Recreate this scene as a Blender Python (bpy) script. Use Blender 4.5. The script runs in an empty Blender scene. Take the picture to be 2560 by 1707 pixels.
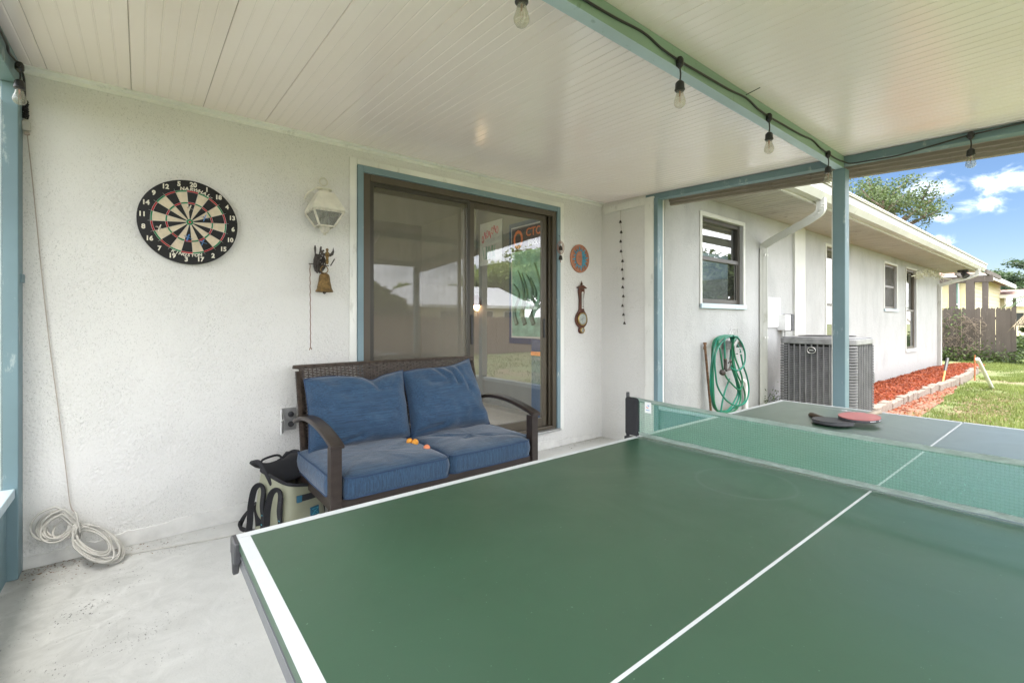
import bpy, bmesh, math, random
import numpy as np
from mathutils import Vector, Matrix, noise
R = math.radians
PI = math.pi
random.seed(7)
rng = np.random.default_rng(7)
scn = bpy.context.scene
COL = scn.collection

# ------------------------------------------------------------------ camera
CAM_H = 1.212
FPX = 1167.0                                   # focal length in pixels of a 2560 px wide frame
cam_d = bpy.data.cameras.new('camera')
cam = bpy.data.objects.new('camera', cam_d)
COL.objects.link(cam)
cam_d.sensor_width = 36.0
cam_d.lens = FPX / 2560 * 36.0
cam_d.shift_y = -49.5 / 2560
cam_d.clip_start = 0.02
cam_d.clip_end = 800
cam.location = (0, 0, CAM_H)
cam.rotation_euler = (R(90), 0, R(-38.55))
scn.camera = cam

# ------------------------------------------------------------------ world, sun, exposure
SUN_EL, SUN_ROT = R(74), R(205)
world = bpy.data.worlds.new('World')
scn.world = world
world.use_nodes = True
wn = world.node_tree
wn.nodes.clear()
def WN(t, **k):
    n = wn.nodes.new(t)
    for a, b in k.items(): setattr(n, a, b)
    return n
def wmath(op, a, b=None, c=None, clamp=False):
    n = WN('ShaderNodeMath', operation=op); n.use_clamp = clamp
    for i, v in enumerate((a, b, c)):
        if v is None: continue
        if isinstance(v, (int, float)): n.inputs[i].default_value = v
        else: wn.links.new(v, n.inputs[i])
    return n.outputs[0]
sky = WN('ShaderNodeTexSky', sky_type='NISHITA')
sky.sun_disc = False
sky.sun_elevation = SUN_EL
sky.sun_rotation = SUN_ROT
sky.air_density = 1.0; sky.dust_density = 0.3; sky.ozone_density = 3.5
SKY_STRENGTH = 0.05
bg = WN('ShaderNodeBackground'); bg.inputs['Strength'].default_value = SKY_STRENGTH
wo = WN('ShaderNodeOutputWorld')
tc = WN('ShaderNodeTexCoord')
# fair-weather clouds: noise over the whole sky, thinner towards the zenith, plus the few clouds the view shows
sep = WN('ShaderNodeSeparateXYZ'); wn.links.new(tc.outputs['Generated'], sep.inputs[0])
mp = WN('ShaderNodeMapping'); mp.inputs['Scale'].default_value = (1.0, 1.0, 2.6)
wn.links.new(tc.outputs['Generated'], mp.inputs['Vector'])
nz = WN('ShaderNodeTexNoise'); nz.inputs['Scale'].default_value = 3.1; nz.inputs['Detail'].default_value = 9
nz.inputs['Roughness'].default_value = 0.58
wn.links.new(mp.outputs[0], nz.inputs['Vector'])
nf = WN('ShaderNodeTexNoise'); nf.inputs['Scale'].default_value = 22; nf.inputs['Detail'].default_value = 8
nf.inputs['Roughness'].default_value = 0.62; nf.inputs['Distortion'].default_value = 0.5
mp2 = WN('ShaderNodeMapping'); mp2.inputs['Scale'].default_value = (1, 1, 1.5); wn.links.new(tc.outputs['Generated'], mp2.inputs['Vector'])
wn.links.new(mp2.outputs[0], nf.inputs['Vector'])
def pxdir(u, v):
    a = (u - 1280) / FPX
    d = Vector((0.6232 + a * 0.7821, 0.7821 - a * 0.6232, -(v - 804) / FPX))
    return d.normalized()
# (direction, angular half width, half height)
CLOUDS = [(pxdir(2322, 466), .034, .018), (pxdir(2345, 482), .028, .012), (pxdir(2515, 458), .034, .022),
          (pxdir(2450, 512), .040, .014), (pxdir(2362, 543), .016, .008), (pxdir(2300, 612), .030, .010),
          (pxdir(2338, 606), .02, .010)]
blob = None
for c, w, h in CLOUDS:
    side = Vector((c.y, -c.x, 0)).normalized(); up = side.cross(c).normalized()
    vals = []
    for ax, s in ((side, w), (up, h)):
        vm = WN('ShaderNodeVectorMath', operation='DOT_PRODUCT'); vm.inputs[1].default_value = ax
        wn.links.new(tc.outputs['Generated'], vm.inputs[0])
        q = wmath('SUBTRACT', vm.outputs['Value'], ax.dot(c))
        q = wmath('DIVIDE', q, s)
        vals.append(wmath('MULTIPLY', q, q))
    vm = WN('ShaderNodeVectorMath', operation='DOT_PRODUCT'); vm.inputs[1].default_value = c
    wn.links.new(tc.outputs['Generated'], vm.inputs[0])
    front = wmath('GREATER_THAN', vm.outputs['Value'], 0)
    r2 = wmath('ADD', vals[0], vals[1])
    g = wmath('POWER', 2.718, wmath('MULTIPLY', r2, -1.0))
    g = wmath('MULTIPLY', g, front)
    blob = g if blob is None else wmath('MAXIMUM', blob, g)
blobc = wmath('MULTIPLY_ADD', wmath('SUBTRACT', nf.outputs['Fac'], 0.5), 3.6, blob)
blobc = wmath('SUBTRACT', blobc, 0.18)
blobc = wmath('MULTIPLY', blobc, 1.5, clamp=True)
blobc = wmath('MULTIPLY', blobc, wmath('MULTIPLY', blob, 3.0, clamp=True))
blobc = wmath('MULTIPLY', wmath('MULTIPLY', blobc, blobc), 0.11)   # thin, high puffs

gen = wmath('MULTIPLY', wmath('SUBTRACT', nz.outputs['Fac'], 0.33), 3.4, clamp=True)
# broken cloud fills the sky away from the clear patch over the right-hand yard
cp = pxdir(2390, 575)
vm = WN('ShaderNodeVectorMath', operation='DOT_PRODUCT'); vm.inputs[1].default_value = cp
wn.links.new(tc.outputs['Generated'], vm.inputs[0])
away = wmath('MULTIPLY', wmath('SUBTRACT', 0.972, vm.outputs['Value']), 14.0, clamp=True)
gen = wmath('MULTIPLY', gen, away)
cl = wmath('MAXIMUM', gen, blobc)
CLOUD_RGB = (31.0, 31.2, 32.0, 1)
mx = WN('ShaderNodeMix', data_type='RGBA')
wn.links.new(cl, mx.inputs['Factor'])
hs = WN('ShaderNodeHueSaturation'); hs.inputs['Saturation'].default_value = 1.12; hs.inputs['Value'].default_value = 0.66
wn.links.new(sky.outputs[0], hs.inputs['Color'])
tint = WN('ShaderNodeMix', data_type='RGBA', blend_type='MULTIPLY'); tint.inputs['Factor'].default_value = 1
wn.links.new(hs.outputs[0], tint.inputs['A']); tint.inputs['B'].default_value = (.98, .92, .94, 1)
wn.links.new(tint.outputs['Result'], mx.inputs['A'])
mx.inputs['B'].default_value = CLOUD_RGB
wn.links.new(mx.outputs['Result'], bg.inputs['Color'])
wn.links.new(bg.outputs[0], wo.inputs['Surface'])

sun_d = bpy.data.lights.new('sun', 'SUN')
sun_d.energy = 1.5
sun_d.angle = R(30)
sun_d.color = (1.0, 0.95, 0.87)
sun = bpy.data.objects.new('sun', sun_d)
COL.objects.link(sun)
_sd = Vector((math.cos(SUN_EL) * math.sin(SUN_ROT), math.cos(SUN_EL) * math.cos(SUN_ROT), math.sin(SUN_EL)))
sun.rotation_euler = _sd.to_track_quat('Z', 'Y').to_euler()
sun.location = _sd * 60

scn.view_settings.view_transform = 'Standard'
scn.view_settings.look = 'None'
scn.view_settings.gamma = 1
scn.view_settings.use_curve_mapping = False
scn.view_settings.exposure = 2.5
scn.cycles.max_bounces = 14
scn.cycles.diffuse_bounces = 8
scn.cycles.transparent_max_bounces = 24
scn.cycles.transmission_bounces = 10
scn.cycles.use_denoising = True
scn.cycles.sample_clamp_indirect = 20

# ------------------------------------------------------------------ measuring the photograph: where a line of sight meets a real plane
def ray(u, v):
    a = (u - 1280) / FPX
    return Vector((0.6232 + a * 0.7821, 0.7821 - a * 0.6232, -(v - 804) / FPX))
def at_y(u, v, y):
    d = ray(u, v); return Vector((0, 0, CAM_H)) + d * (y / d.y)
def at_x(u, v, x):
    d = ray(u, v); return Vector((0, 0, CAM_H)) + d * (x / d.x)
def at_z(u, v, z):
    d = ray(u, v); return Vector((0, 0, CAM_H)) + d * ((z - CAM_H) / d.z)

# ------------------------------------------------------------------ materials
MATS = {}
class NT:
    def __init__(s, name):
        s.m = bpy.data.materials.new(name); s.m.use_nodes = True
        s.t = s.m.node_tree; s.b = s.t.nodes['Principled BSDF']; s.out = s.t.nodes['Material Output']
        s.tc = s.t.nodes.new('ShaderNodeTexCoord'); MATS[name] = s.m
        oi = s.t.nodes.new('ShaderNodeObjectInfo')
        va = s.t.nodes.new('ShaderNodeVectorMath'); va.operation = 'MULTIPLY_ADD'
        s.t.links.new(oi.outputs['Random'], va.inputs[0]); va.inputs[1].default_value = (13.7, 7.3, 19.1)
        s.t.links.new(s.tc.outputs['Object'], va.inputs[2])
        s.co = va.outputs[0]; s.rnd = oi.outputs['Random']
    def n(s, t, **k):
        n = s.t.nodes.new(t)
        for a, b in k.items(): setattr(n, a, b)
        return n
    def l(s, a, b): s.t.links.new(a, b)
    def math(s, op, a, b=None, clamp=False):
        n = s.n('ShaderNodeMath', operation=op); n.use_clamp = clamp
        for i, v in enumerate((a, b)):
            if v is None: continue
            if isinstance(v, (int, float)): n.inputs[i].default_value = v
            else: s.l(v, n.inputs[i])
        return n.outputs[0]
    def noise(s, scale, detail=4, rough=.5, stretch=(1, 1, 1), dist=0):
        mp = s.n('ShaderNodeMapping'); mp.inputs['Scale'].default_value = stretch
        s.l(s.co, mp.inputs['Vector'])
        n = s.n('ShaderNodeTexNoise'); n.inputs['Scale'].default_value = scale
        n.inputs['Detail'].default_value = detail; n.inputs['Roughness'].default_value = rough
        n.inputs['Distortion'].default_value = dist
        s.l(mp.outputs[0], n.inputs['Vector']); return n.outputs['Fac']
    def ramp(s, fac, stops):
        n = s.n('ShaderNodeValToRGB'); e = n.color_ramp.elements
        while len(e) < len(stops): e.new(0.5)
        for i, (p, c) in enumerate(stops):
            e[i].position = p; e[i].color = (c, c, c, 1) if isinstance(c, (int, float)) else (*c, 1)
        s.l(fac, n.inputs[0]); return n.outputs[0]
    def mix(s, fac, a, b, mode='MIX'):
        n = s.n('ShaderNodeMix', data_type='RGBA', blend_type=mode)
        for sock, v in ((n.inputs['Factor'], fac), (n.inputs['A'], a), (n.inputs['B'], b)):
            if isinstance(v, (int, float)): sock.default_value = v
            elif isinstance(v, tuple): sock.default_value = (*v, 1)
            else: s.l(v, sock)
        return n.outputs['Result']
    def color(s, c):
        if isinstance(c, tuple): s.b.inputs['Base Color'].default_value = (*c, 1)
        else: s.l(c, s.b.inputs['Base Color'])
    def rough(s, r):
        if isinstance(r, (int, float)): s.b.inputs['Roughness'].default_value = r
        else: s.l(r, s.b.inputs['Roughness'])
    def bump(s, h, strength=.3, dist=.01):
        n = s.n('ShaderNodeBump'); n.inputs['Strength'].default_value = strength; n.inputs['Distance'].default_value = dist
        s.l(h, n.inputs['Height']); s.l(n.outputs[0], s.b.inputs['Normal'])

def simple(name, col, rough=.5, metal=0, var=.12, scale=12, bump=0, spec=.5):
    t = NT(name)
    f = t.noise(scale, 5, .6)
    lo = tuple(c * (1 - var) for c in col); hi = tuple(min(1, c * (1 + var)) for c in col)
    t.color(t.ramp(f, [(.3, lo), (.7, hi)]))
    t.rough(rough); t.b.inputs['Metallic'].default_value = metal
    t.b.inputs['Specular IOR Level'].default_value = spec
    if bump: t.bump(t.noise(scale * 6, 4, .6), bump, .004)
    return t.m

def stucco(name, base, dirt, amount, streaks=0):
    t = NT(name)
    fine = t.noise(85, 5, .65)
    knob = t.n('ShaderNodeTexVoronoi'); knob.inputs['Scale'].default_value = 75; knob.feature = 'SMOOTH_F1'
    t.l(t.co, knob.inputs['Vector'])
    big = t.noise(1.3, 6, .62); mid = t.noise(7, 5, .6)
    speck = t.noise(230, 3, .65, (1, 1, .6))
    zone = t.ramp(t.math('ADD', t.math('MULTIPLY', big, .7), t.math('MULTIPLY', mid, .3)), [(.40, 0.15), (.66, 1.0)])
    spk = t.ramp(speck, [(.57, 0.0), (.68, 1.0)])
    f = t.math('MULTIPLY', t.math('MULTIPLY', spk, zone), amount)
    if streaks:
        st = t.ramp(t.noise(2.2, 6, .62, (1, 1, .5)), [(.46, 0.0), (.72, 1.0)]); f = t.math('MAXIMUM', f, t.math('MULTIPLY', st, streaks))
    if streaks:      # splashed soil along the foot of the wall
        so = t.n('ShaderNodeSeparateXYZ'); t.l(t.tc.outputs['Object'], so.inputs[0])
        low = t.math('MULTIPLY', t.math('SUBTRACT', -.70, t.math('ADD', so.outputs['Z'], t.math('MULTIPLY', mid, .35))), 2.2, clamp=True)
        f = t.math('MAXIMUM', f, t.math('MULTIPLY', low, t.math('MULTIPLY', mid, .9)))
    warm = t.ramp(t.noise(.9, 4, .5), [(.35, tuple(c * .965 for c in base)), (.65, base)])
    t.color(t.mix(f, warm, dirt))
    t.rough(.92)
    h = t.math('ADD', t.math('MULTIPLY', knob.outputs['Distance'], -.9), t.math('MULTIPLY', fine, 1.0))
    trowel = t.ramp(t.noise(2.3, 4, .6, (1, 1, .7), .6), [(.38, .12), (.60, 1.0)])
    h = t.math('ADD', t.math('MULTIPLY', h, trowel), t.math('MULTIPLY', t.noise(5, 3, .5), 1.6))
    t.bump(h, .75, .007)
    return t.m

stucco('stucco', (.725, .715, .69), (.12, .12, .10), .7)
stucco('stucco_weathered_dimmed', (.40, .40, .393), (.07, .09, .075), .9, .26)  # dirty wing stucco, its base also darkened to offset the strong daylight there

t = NT('concrete')
big = t.noise(1.1, 6, .6); fine = t.noise(120, 4, .6); mid = t.noise(9, 6, .65, dist=1.0)
base = t.ramp(big, [(.3, (.56, .56, .54)), (.62, (.70, .70, .68))])
# mildew gathers along the left-hand edge, where rain blows in
sp = t.n('ShaderNodeSeparateXYZ'); t.l(t.tc.outputs['Object'], sp.inputs[0])
edge = t.math('MULTIPLY', t.math('SUBTRACT', -1.15, sp.outputs['X']), 1.6, clamp=True)
wallside = t.math('MULTIPLY', t.math('SUBTRACT', sp.outputs['Y'], 1.93), 4.0, clamp=True)
edge = t.math('MAXIMUM', edge, t.math('MULTIPLY', wallside, .75))
blot = t.ramp(t.math('ADD', t.math('MULTIPLY', t.noise(95, 5, .7, (1, .5, 1)), .72), t.math('MULTIPLY', t.noise(6, 4, .6), .28)), [(.59, 0.0), (.64, 1.0)])
f = t.math('MULTIPLY', t.math('MULTIPLY', blot, edge), .85)
soft = t.math('MULTIPLY', t.math('MULTIPLY', t.ramp(mid, [(.3, .3), (.7, 1.0)]), edge), .55)
base = t.mix(soft, base, (.25, .25, .24))
t.color(t.mix(f, base, (.05, .05, .045)))
t.rough(t.ramp(mid, [(.3, .55), (.7, .8)]))
t.bump(t.math('ADD', fine, t.math('MULTIPLY', mid, 2.0)), .25, .004)

def painted(name, col, worn, wear=.5, rough=.5, scale=14):
    t = NT(name)
    f = t.ramp(t.noise(scale, 8, .72, (1, 1, .35)), [(.60, 0.0), (.66, 1.0)])
    f = t.math('MULTIPLY', f, wear)
    b = t.ramp(t.noise(2.2, 4, .5), [(.3, tuple(c * .88 for c in col)), (.7, tuple(min(1, c * 1.1) for c in col))])
    t.color(t.mix(f, b, worn)); t.rough(rough); t.bump(t.noise(40, 5, .6, (1, 1, .2)), .12, .003)
    return t.m
painted('blue_paint', (.15, .235, .265), (.60, .66, .66), .35)
painted('green_paint', (.24, .355, .285), (.10, .16, .10), .45)
painted('trim_paint', (.19, .275, .31), (.58, .60, .58), .75, .55, 9)
painted('pale_blue_paint', (.43, .54, .59), (.16, .24, .24), .5)
painted('white_paint', (.78, .78, .74), (.35, .35, .30), .3)
painted('bronze_metal', (.075, .060, .040), (.20, .17, .13), .35, .42)
painted('bronze_dark', (.035, .030, .022), (.10, .09, .07), .3, .4)
painted('soffit_vinyl', (.38, .355, .32), (.20, .18, .15), .7, .6, 5)
painted('gutter_white', (.50, .50, .46), (.28, .28, .22), .55, .5, 6)
painted('taupe_metal', (.28, .24, .20), (.12, .10, .08), .4, .45, 5)
painted('weathered_wood', (.085, .070, .058), (.19, .16, .13), .8, .85, 10)
painted('brown_fence', (.21, .14, .11), (.12, .08, .06), .6, .8, 10)

t = NT('ceiling_vinyl')
t.color(t.ramp(t.noise(1.5, 4, .5), [(.3, (.92, .82, .80)), (.7, (.94, .85, .84))]))
t.rough(.17); t.b.inputs['Specular IOR Level'].default_value = 1.0
t.bump(t.noise(3, 3, .5, (3, .5, 1)), .05, .02)

t = NT('table_green')
sc = t.noise(60, 6, .7, (1, 1, 1), 1.5); blot = t.noise(1.6, 6, .6, dist=.8)
b = t.ramp(blot, [(.32, (.013, .063, .031)), (.68, (.020, .080, .042))])
f = t.ramp(sc, [(.68, 0.0), (.76, .30)])
gp_ = t.n('ShaderNodeNewGeometry')
def ringmask(cx, cy, r, w):
    vs_ = t.n('ShaderNodeVectorMath', operation='DISTANCE'); vs_.inputs[1].default_value = (cx, cy, .76); t.l(gp_.outputs['Position'], vs_.inputs[0])
    wob = t.math('ADD', vs_.outputs['Value'], t.math('MULTIPLY', t.noise(4, 3, .5), .06)); dd = t.math('ABSOLUTE', t.math('SUBTRACT', wob, r + .03))
    return t.math('SUBTRACT', 1.0, t.math('DIVIDE', dd, w), clamp=True)
b = t.mix(t.math('MULTIPLY', ringmask(1.33, .62, .12, .010), .5), b, (.085, .13, .11))
b = t.mix(t.math('MULTIPLY', ringmask(1.22, .70, .07, .012), .35), b, (.02, .05, .03))
dustf = t.math('MULTIPLY', t.ramp(t.noise(1.1, 5, .6, (1, 1, 1), .4), [(.42, 0.0), (.75, 1.0)]), .16)
b = t.mix(dustf, b, (.12, .17, .145))
spk = t.ramp(t.noise(170, 2, .5), [(.735, 0.0), (.765, .8)])
b = t.mix(spk, b, (.22, .34, .25))
scr = t.ramp(t.noise(10, 4, .6, (9, .7, 1), .3), [(.70, 0.0), (.73, .25)])
b = t.mix(scr, b, (.12, .22, .15))
t.color(t.mix(f, b, (.12, .20, .15)))
t.rough(t.ramp(t.noise(3, 6, .65, dist=1.2), [(.3, .34), (.7, .48)]))
t.b.inputs['Specular IOR Level'].default_value = 1.0
t.bump(t.noise(300, 2, .5), .04, .001)
t.b.inputs['Coat Weight'].default_value = .55; t.b.inputs['Coat Roughness'].default_value = .38; t.b.inputs['Coat IOR'].default_value = 1.6

simple('line_white', (.60, .62, .64), .45, var=.05)
simple('frame_grey', (.20, .205, .22), .4, .3)
simple('black_plastic', (.018, .018, .02), .4)
simple('black_fabric', (.016, .016, .019), .85, bump=.4, scale=40)
simple('charcoal_edge', (.06, .06, .065), .5)

# net cloth: woven mesh with open holes
t = NT('net_mesh')
t.color((.03, .22, .15)); t.rough(.8)
wv = t.noise(260, 2, .5, (1, 1, 1)); big = t.noise(6, 3, .5)
tr = t.n('ShaderNodeBsdfTransparent'); ms = t.n('ShaderNodeMixShader')
fac = t.math('ADD', t.math('MULTIPLY', wv, .30), t.math('MULTIPLY', big, .12))
sy_ = t.n('ShaderNodeSeparateXYZ'); t.l(t.tc.outputs['Object'], sy_.inputs[0])
for ax in ('Y', 'Z'):
    sn = t.math('SINE', t.math('MULTIPLY', sy_.outputs[ax], 2 * PI / .0072)); fac = t.math('ADD', fac, t.math('MULTIPLY', t.math('GREATER_THAN', sn, .5), .085))
fac = t.math('ADD', fac, .18)
t.l(fac, ms.inputs[0]); t.l(tr.outputs[0], ms.inputs[1]); t.l(t.b.outputs[0], ms.inputs[2]); t.l(ms.outputs[0], t.out.inputs['Surface'])
t.color((.09, .29, .20))

t = NT('insect_screen')
t.color((.26, .24, .19)); t.rough(.8)
tr = t.n('ShaderNodeBsdfTransparent'); ms = t.n('ShaderNodeMixShader')
t.l(t.math('ADD', t.math('MULTIPLY', t.noise(3, 3, .5, (4, 1, .3)), .16), .12), ms.inputs[0]); t.l(tr.outputs[0], ms.inputs[1]); t.l(t.b.outputs[0], ms.inputs[2]); t.l(ms.outputs[0], t.out.inputs['Surface'])

t = NT('dark_screen')
t.color((.07, .065, .055)); t.rough(.8)
tr = t.n('ShaderNodeBsdfTransparent'); ms = t.n('ShaderNodeMixShader'); ms.inputs[0].default_value = .6
t.l(tr.outputs[0], ms.inputs[1]); t.l(t.b.outputs[0], ms.inputs[2]); t.l(ms.outputs[0], t.out.inputs['Surface'])

def glass(name, tint=(.8, .84, .82), spec=1.0, rough=.01, base_mix=.12, refl=.10):
    t = NT(name)
    tr = t.n('ShaderNodeBsdfTransparent'); tr.inputs[0].default_value = (*tint, 1)
    gl = t.n('ShaderNodeBsdfGlossy'); gl.inputs['Roughness'].default_value = rough
    lw = t.n('ShaderNodeLayerWeight'); lw.inputs['Blend'].default_value = .5; gb = t.n('ShaderNodeNewGeometry')
    f = t.math('ADD', t.math('MULTIPLY', t.math('POWER', lw.outputs['Facing'], 4.0), .9), .05 + refl, clamp=True)
    f = t.math('MULTIPLY', f, t.math('SUBTRACT', 1.0, gb.outputs['Backfacing']))     # only the face the light meets first
    bp = t.n('ShaderNodeBump'); bp.inputs['Strength'].default_value = .02; bp.inputs['Distance'].default_value = .02
    t.l(t.noise(1.2, 2, .4), bp.inputs['Height']); t.l(bp.outputs[0], gl.inputs['Normal'])
    ms = t.n('ShaderNodeMixShader'); t.l(f, ms.inputs[0]); t.l(tr.outputs[0], ms.inputs[1]); t.l(gl.outputs[0], ms.inputs[2])
    df = t.n('ShaderNodeBsdfDiffuse'); df.inputs[0].default_value = (.45, .45, .40, 1)
    m2 = t.n('ShaderNodeMixShader')
    dust = t.math('MULTIPLY', t.ramp(t.noise(5, 6, .6, (3, 1, .4)), [(.35, .2), (.75, 1.0)]), base_mix)
    t.l(dust, m2.inputs[0]); t.l(ms.outputs[0], m2.inputs[1]); t.l(df.outputs[0], m2.inputs[2]); t.l(m2.outputs[0], t.out.inputs['Surface'])
    return t.m
glass('door_glass', (.95, .96, .95), base_mix=.03, refl=.12)
glass('window_glass', (.35, .38, .38), base_mix=.05, refl=.16)
glass('bulb_glass', (.96, .94, .88), base_mix=.5, refl=.06)
glass('lantern_glass', (.75, .75, .72), base_mix=.75, refl=.08)
glass('dial_glass', (.92, .94, .94), base_mix=.03, refl=.05)

def fabric(name, axis):
    t = NT(name)
    st = {'x': (.35, 18, 34), 'v': (34, 18, .5)}[axis]
    a = t.noise(6, 4, .7, st); b2 = t.noise(14, 3, .6, tuple(q * 1.3 for q in st)); c = t.noise(2.5, 3, .5)
    f = t.math('ADD', t.math('MULTIPLY', a, .6), t.math('MULTIPLY', b2, .4))
    col = t.ramp(f, [(.36, (.009, .020, .052)), (.50, (.021, .059, .122)), (.66, (.046, .110, .195))])
    t.color(t.mix(t.math('MULTIPLY', c, .20), col, (.055, .10, .14)))
    t.rough(.9); t.b.inputs['Sheen Weight'].default_value = .25
    t.bump(t.math('ADD', f, t.math('MULTIPLY', t.noise(7, 4, .6, (1, 1, 1.6)), 3.0)), .35, .006)
fabric('blue_fabric', 'x'); fabric('blue_fabric_upright', 'v')
simple('blue_piping', (.025, .055, .12), .8)
t = NT('wicker')
t.color(t.ramp(t.noise(30, 4, .6), [(.3, (.028, .019, .014)), (.7, (.085, .062, .048))])); t.rough(.45)
t = NT('brown_metal')
t.color(t.ramp(t.noise(4, 6, .7, (1, 1, 6)), [(.3, (.020, .013, .010)), (.7, (.044, .031, .026))])); t.rough(.38)

simple('bag_olive', (.28, .285, .20), .55, var=.08, bump=.15, scale=6)
simple('bag_lining', (.20, .19, .14), .6)
simple('bag_blue', (.02, .10, .16), .7)
simple('teal_print', (.05, .40, .50), .5)
simple('board_black', (.010, .010, .011), .75, var=.2)
simple('board_cream', (.62, .53, .40), .85, var=.10, scale=60)
simple('board_red', (.40, .012, .02), .8)
simple('board_green', (.008, .19, .07), .8)
simple('steel_wire', (.6, .6, .58), .35, .8)
simple('print_white', (.70, .66, .56), .7)
simple('cream_enamel', (.64, .62, .53), .5, var=.15)
simple('rusty_white', (.55, .52, .44), .6, var=.35, scale=30)
simple('aged_brass', (.20, .125, .045), .5, .5, var=.6, scale=60, bump=.9)
simple('dark_iron', (.06, .05, .045), .6, .4, var=.4, scale=40)
simple('copper', (.35, .14, .08), .45, .7, var=.3)
simple('string_brown', (.22, .13, .09), .9)
simple('cord_white', (.47, .455, .42), .7, var=.12)
simple('cord_pink', (.42, .36, .31), .7)
simple('terracotta', (.40, .17, .095), .7, var=.25, scale=20)
simple('glaze_blue', (.05, .25, .36), .35, var=.35, scale=24)
simple('dark_line', (.03, .03, .04), .6)
simple('mahogany', (.085, .026, .012), .3, var=.4, scale=14)
simple('dial_white', (.70, .70, .66), .4, var=.08)
simple('gold_rim', (.55, .40, .15), .3, .8)
simple('hose_green', (.006, .155, .10), .32, var=.3, scale=3)
simple('hose_green_dark', (.010, .14, .065), .35, var=.2, scale=3)
simple('galvanised', (.48, .48, .47), .42, .7, var=.2, scale=25)
simple('rust_pipe', (.16, .09, .05), .75, .3, var=.4, scale=40)
simple('pvc_white', (.72, .71, .68), .4, var=.06)
simple('ac_metal', (.15, .15, .155), .45, .2, var=.25, scale=8)
simple('ac_lid', (.22, .22, .225), .38, .4, var=.3, scale=10)
simple('ac_dark', (.025, .025, .027), .8)
simple('box_white', (.68, .68, .66), .55, var=.1)
simple('box_dark', (.05, .05, .055), .6, var=.5, scale=30)
simple('ball_orange', (.85, .36, .04), .4, var=.05)
simple('ball_peach', (.85, .27, .12), .4, var=.05)
simple('rubber_red', (.50, .15, .145), .5, var=.08)
simple('rubber_black', (.022, .022, .025), .45)
simple('paddle_wood', (.38, .30, .22), .55, var=.2)
simple('paddle_dark_wood', (.07, .045, .03), .45, var=.3)
simple('logo_blue', (.03, .18, .50), .5); simple('logo_red', (.60, .04, .04), .5); simple('tag_white', (.75, .75, .75), .6, var=.02)
simple('flight_blue', (.03, .20, .50), .45, var=.2); simple('flight_pink', (.45, .20, .32), .45, var=.2)
simple('dart_brown', (.30, .18, .10), .5); simple('flight_cream', (.62, .58, .46), .5)
simple('mortar_stone', (.215, .175, .145), .95, var=.3, scale=30, bump=.6)
simple('orange_paint', (.60, .20, .04), .5, var=.2); simple('rusty_stake', (.42, .14, .05), .7, var=.3)
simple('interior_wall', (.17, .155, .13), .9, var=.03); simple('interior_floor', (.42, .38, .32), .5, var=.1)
simple('interior_navy', (.012, .035, .09), .35); simple('poster_green', (.18, .33, .24), .4, var=.4, scale=8)
simple('poster_dark', (.05, .025, .02), .4); simple('poster_orange', (.65, .16, .03), .45); simple('poster_pale', (.45, .43, .39), .5)
simple('poster_pink', (.52, .07, .10), .5); simple('lamp_shade', (.45, .16, .04), .5); simple('rug_pale', (.45, .45, .42), .95, var=.35, scale=30)
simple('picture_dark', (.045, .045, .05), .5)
simple('siding_yellow', (.66, .58, .36), .7, var=.06); simple('siding_cream', (.68, .60, .42), .7, var=.06)
simple('trim_white', (.76, .75, .72), .5, var=.05); simple('shingle_brown', (.24, .15, .12), .9, var=.3, scale=20, bump=.5)
simple('metal_roof', (.66, .68, .70), .35, .1, var=.08, scale=3); simple('shade_teal', (.14, .26, .22), .6)
simple('dark_glass', (.03, .035, .035), .15); simple('blind_grey', (.13, .14, .12), .7)
simple('bark', (.12, .095, .07), .9, var=.3, scale=14, bump=.6)
simple('dry_moss', (.40, .39, .27), .95, var=.25)
simple('vine_brown', (.19, .15, .115), .95, var=.3)
simple('dead_frond', (.30, .245, .165), .9, var=.3)
def leafm(name, a, b):
    t = NT(name); at = t.n('ShaderNodeAttribute', attribute_name='tone')
    t.color(t.ramp(at.outputs['Fac'], [(0.0, a), (1.0, b)])); t.rough(.6)
    tl = t.n('ShaderNodeBsdfTranslucent'); ms = t.n('ShaderNodeMixShader'); ms.inputs[0].default_value = .3
    t.l(t.ramp(at.outputs['Fac'], [(0.0, a), (1.0, b)]), tl.inputs[0])
    t.l(t.b.outputs[0], ms.inputs[1]); t.l(tl.outputs[0], ms.inputs[2]); t.l(ms.outputs[0], t.out.inputs['Surface'])
leafm('oak_leaf', (.030, .052, .016), (.105, .15, .045))
leafm('pine_leaf', (.022, .045, .022), (.075, .12, .045))
leafm('bush_leaf', (.028, .050, .012), (.10, .15, .035))
leafm('yard_leaf', (.09, .14, .03), (.30, .38, .09))
leafm('grass_blade', (.085, .125, .025), (.24, .29, .07))
leafm('mulch_chip', (.14, .026, .011), (.42, .108, .036))
leafm('frond_green', (.08, .13, .05), (.30, .38, .20))
leafm('dry_chip', (.16, .10, .06), (.40, .27, .17))
t = NT('lawn_soil')
b = t.ramp(t.noise(1.1, 6, .65), [(.38, (.20, .14, .09)), (.5, (.13, .15, .05)), (.62, (.11, .16, .045))])
t.color(t.mix(t.math('MULTIPLY', t.noise(40, 5, .7), .5), b, (.19, .20, .09))); t.rough(.95); t.bump(t.noise(30, 6, .7), .6, .03)
t = NT('mulch_bed'); t.color(t.ramp(t.noise(60, 5, .7), [(.3, (.14, .02, .01)), (.7, (.40, .065, .03))])); t.rough(.95); t.bump(t.noise(50, 5, .7), .8, .02)
t = NT('mulch_soil'); t.color(t.ramp(t.noise(12, 5, .7), [(.3, (.17, .08, .05)), (.7, (.27, .15, .10))])); t.rough(.95); t.bump(t.noise(50, 5, .7), .6, .01)
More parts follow.
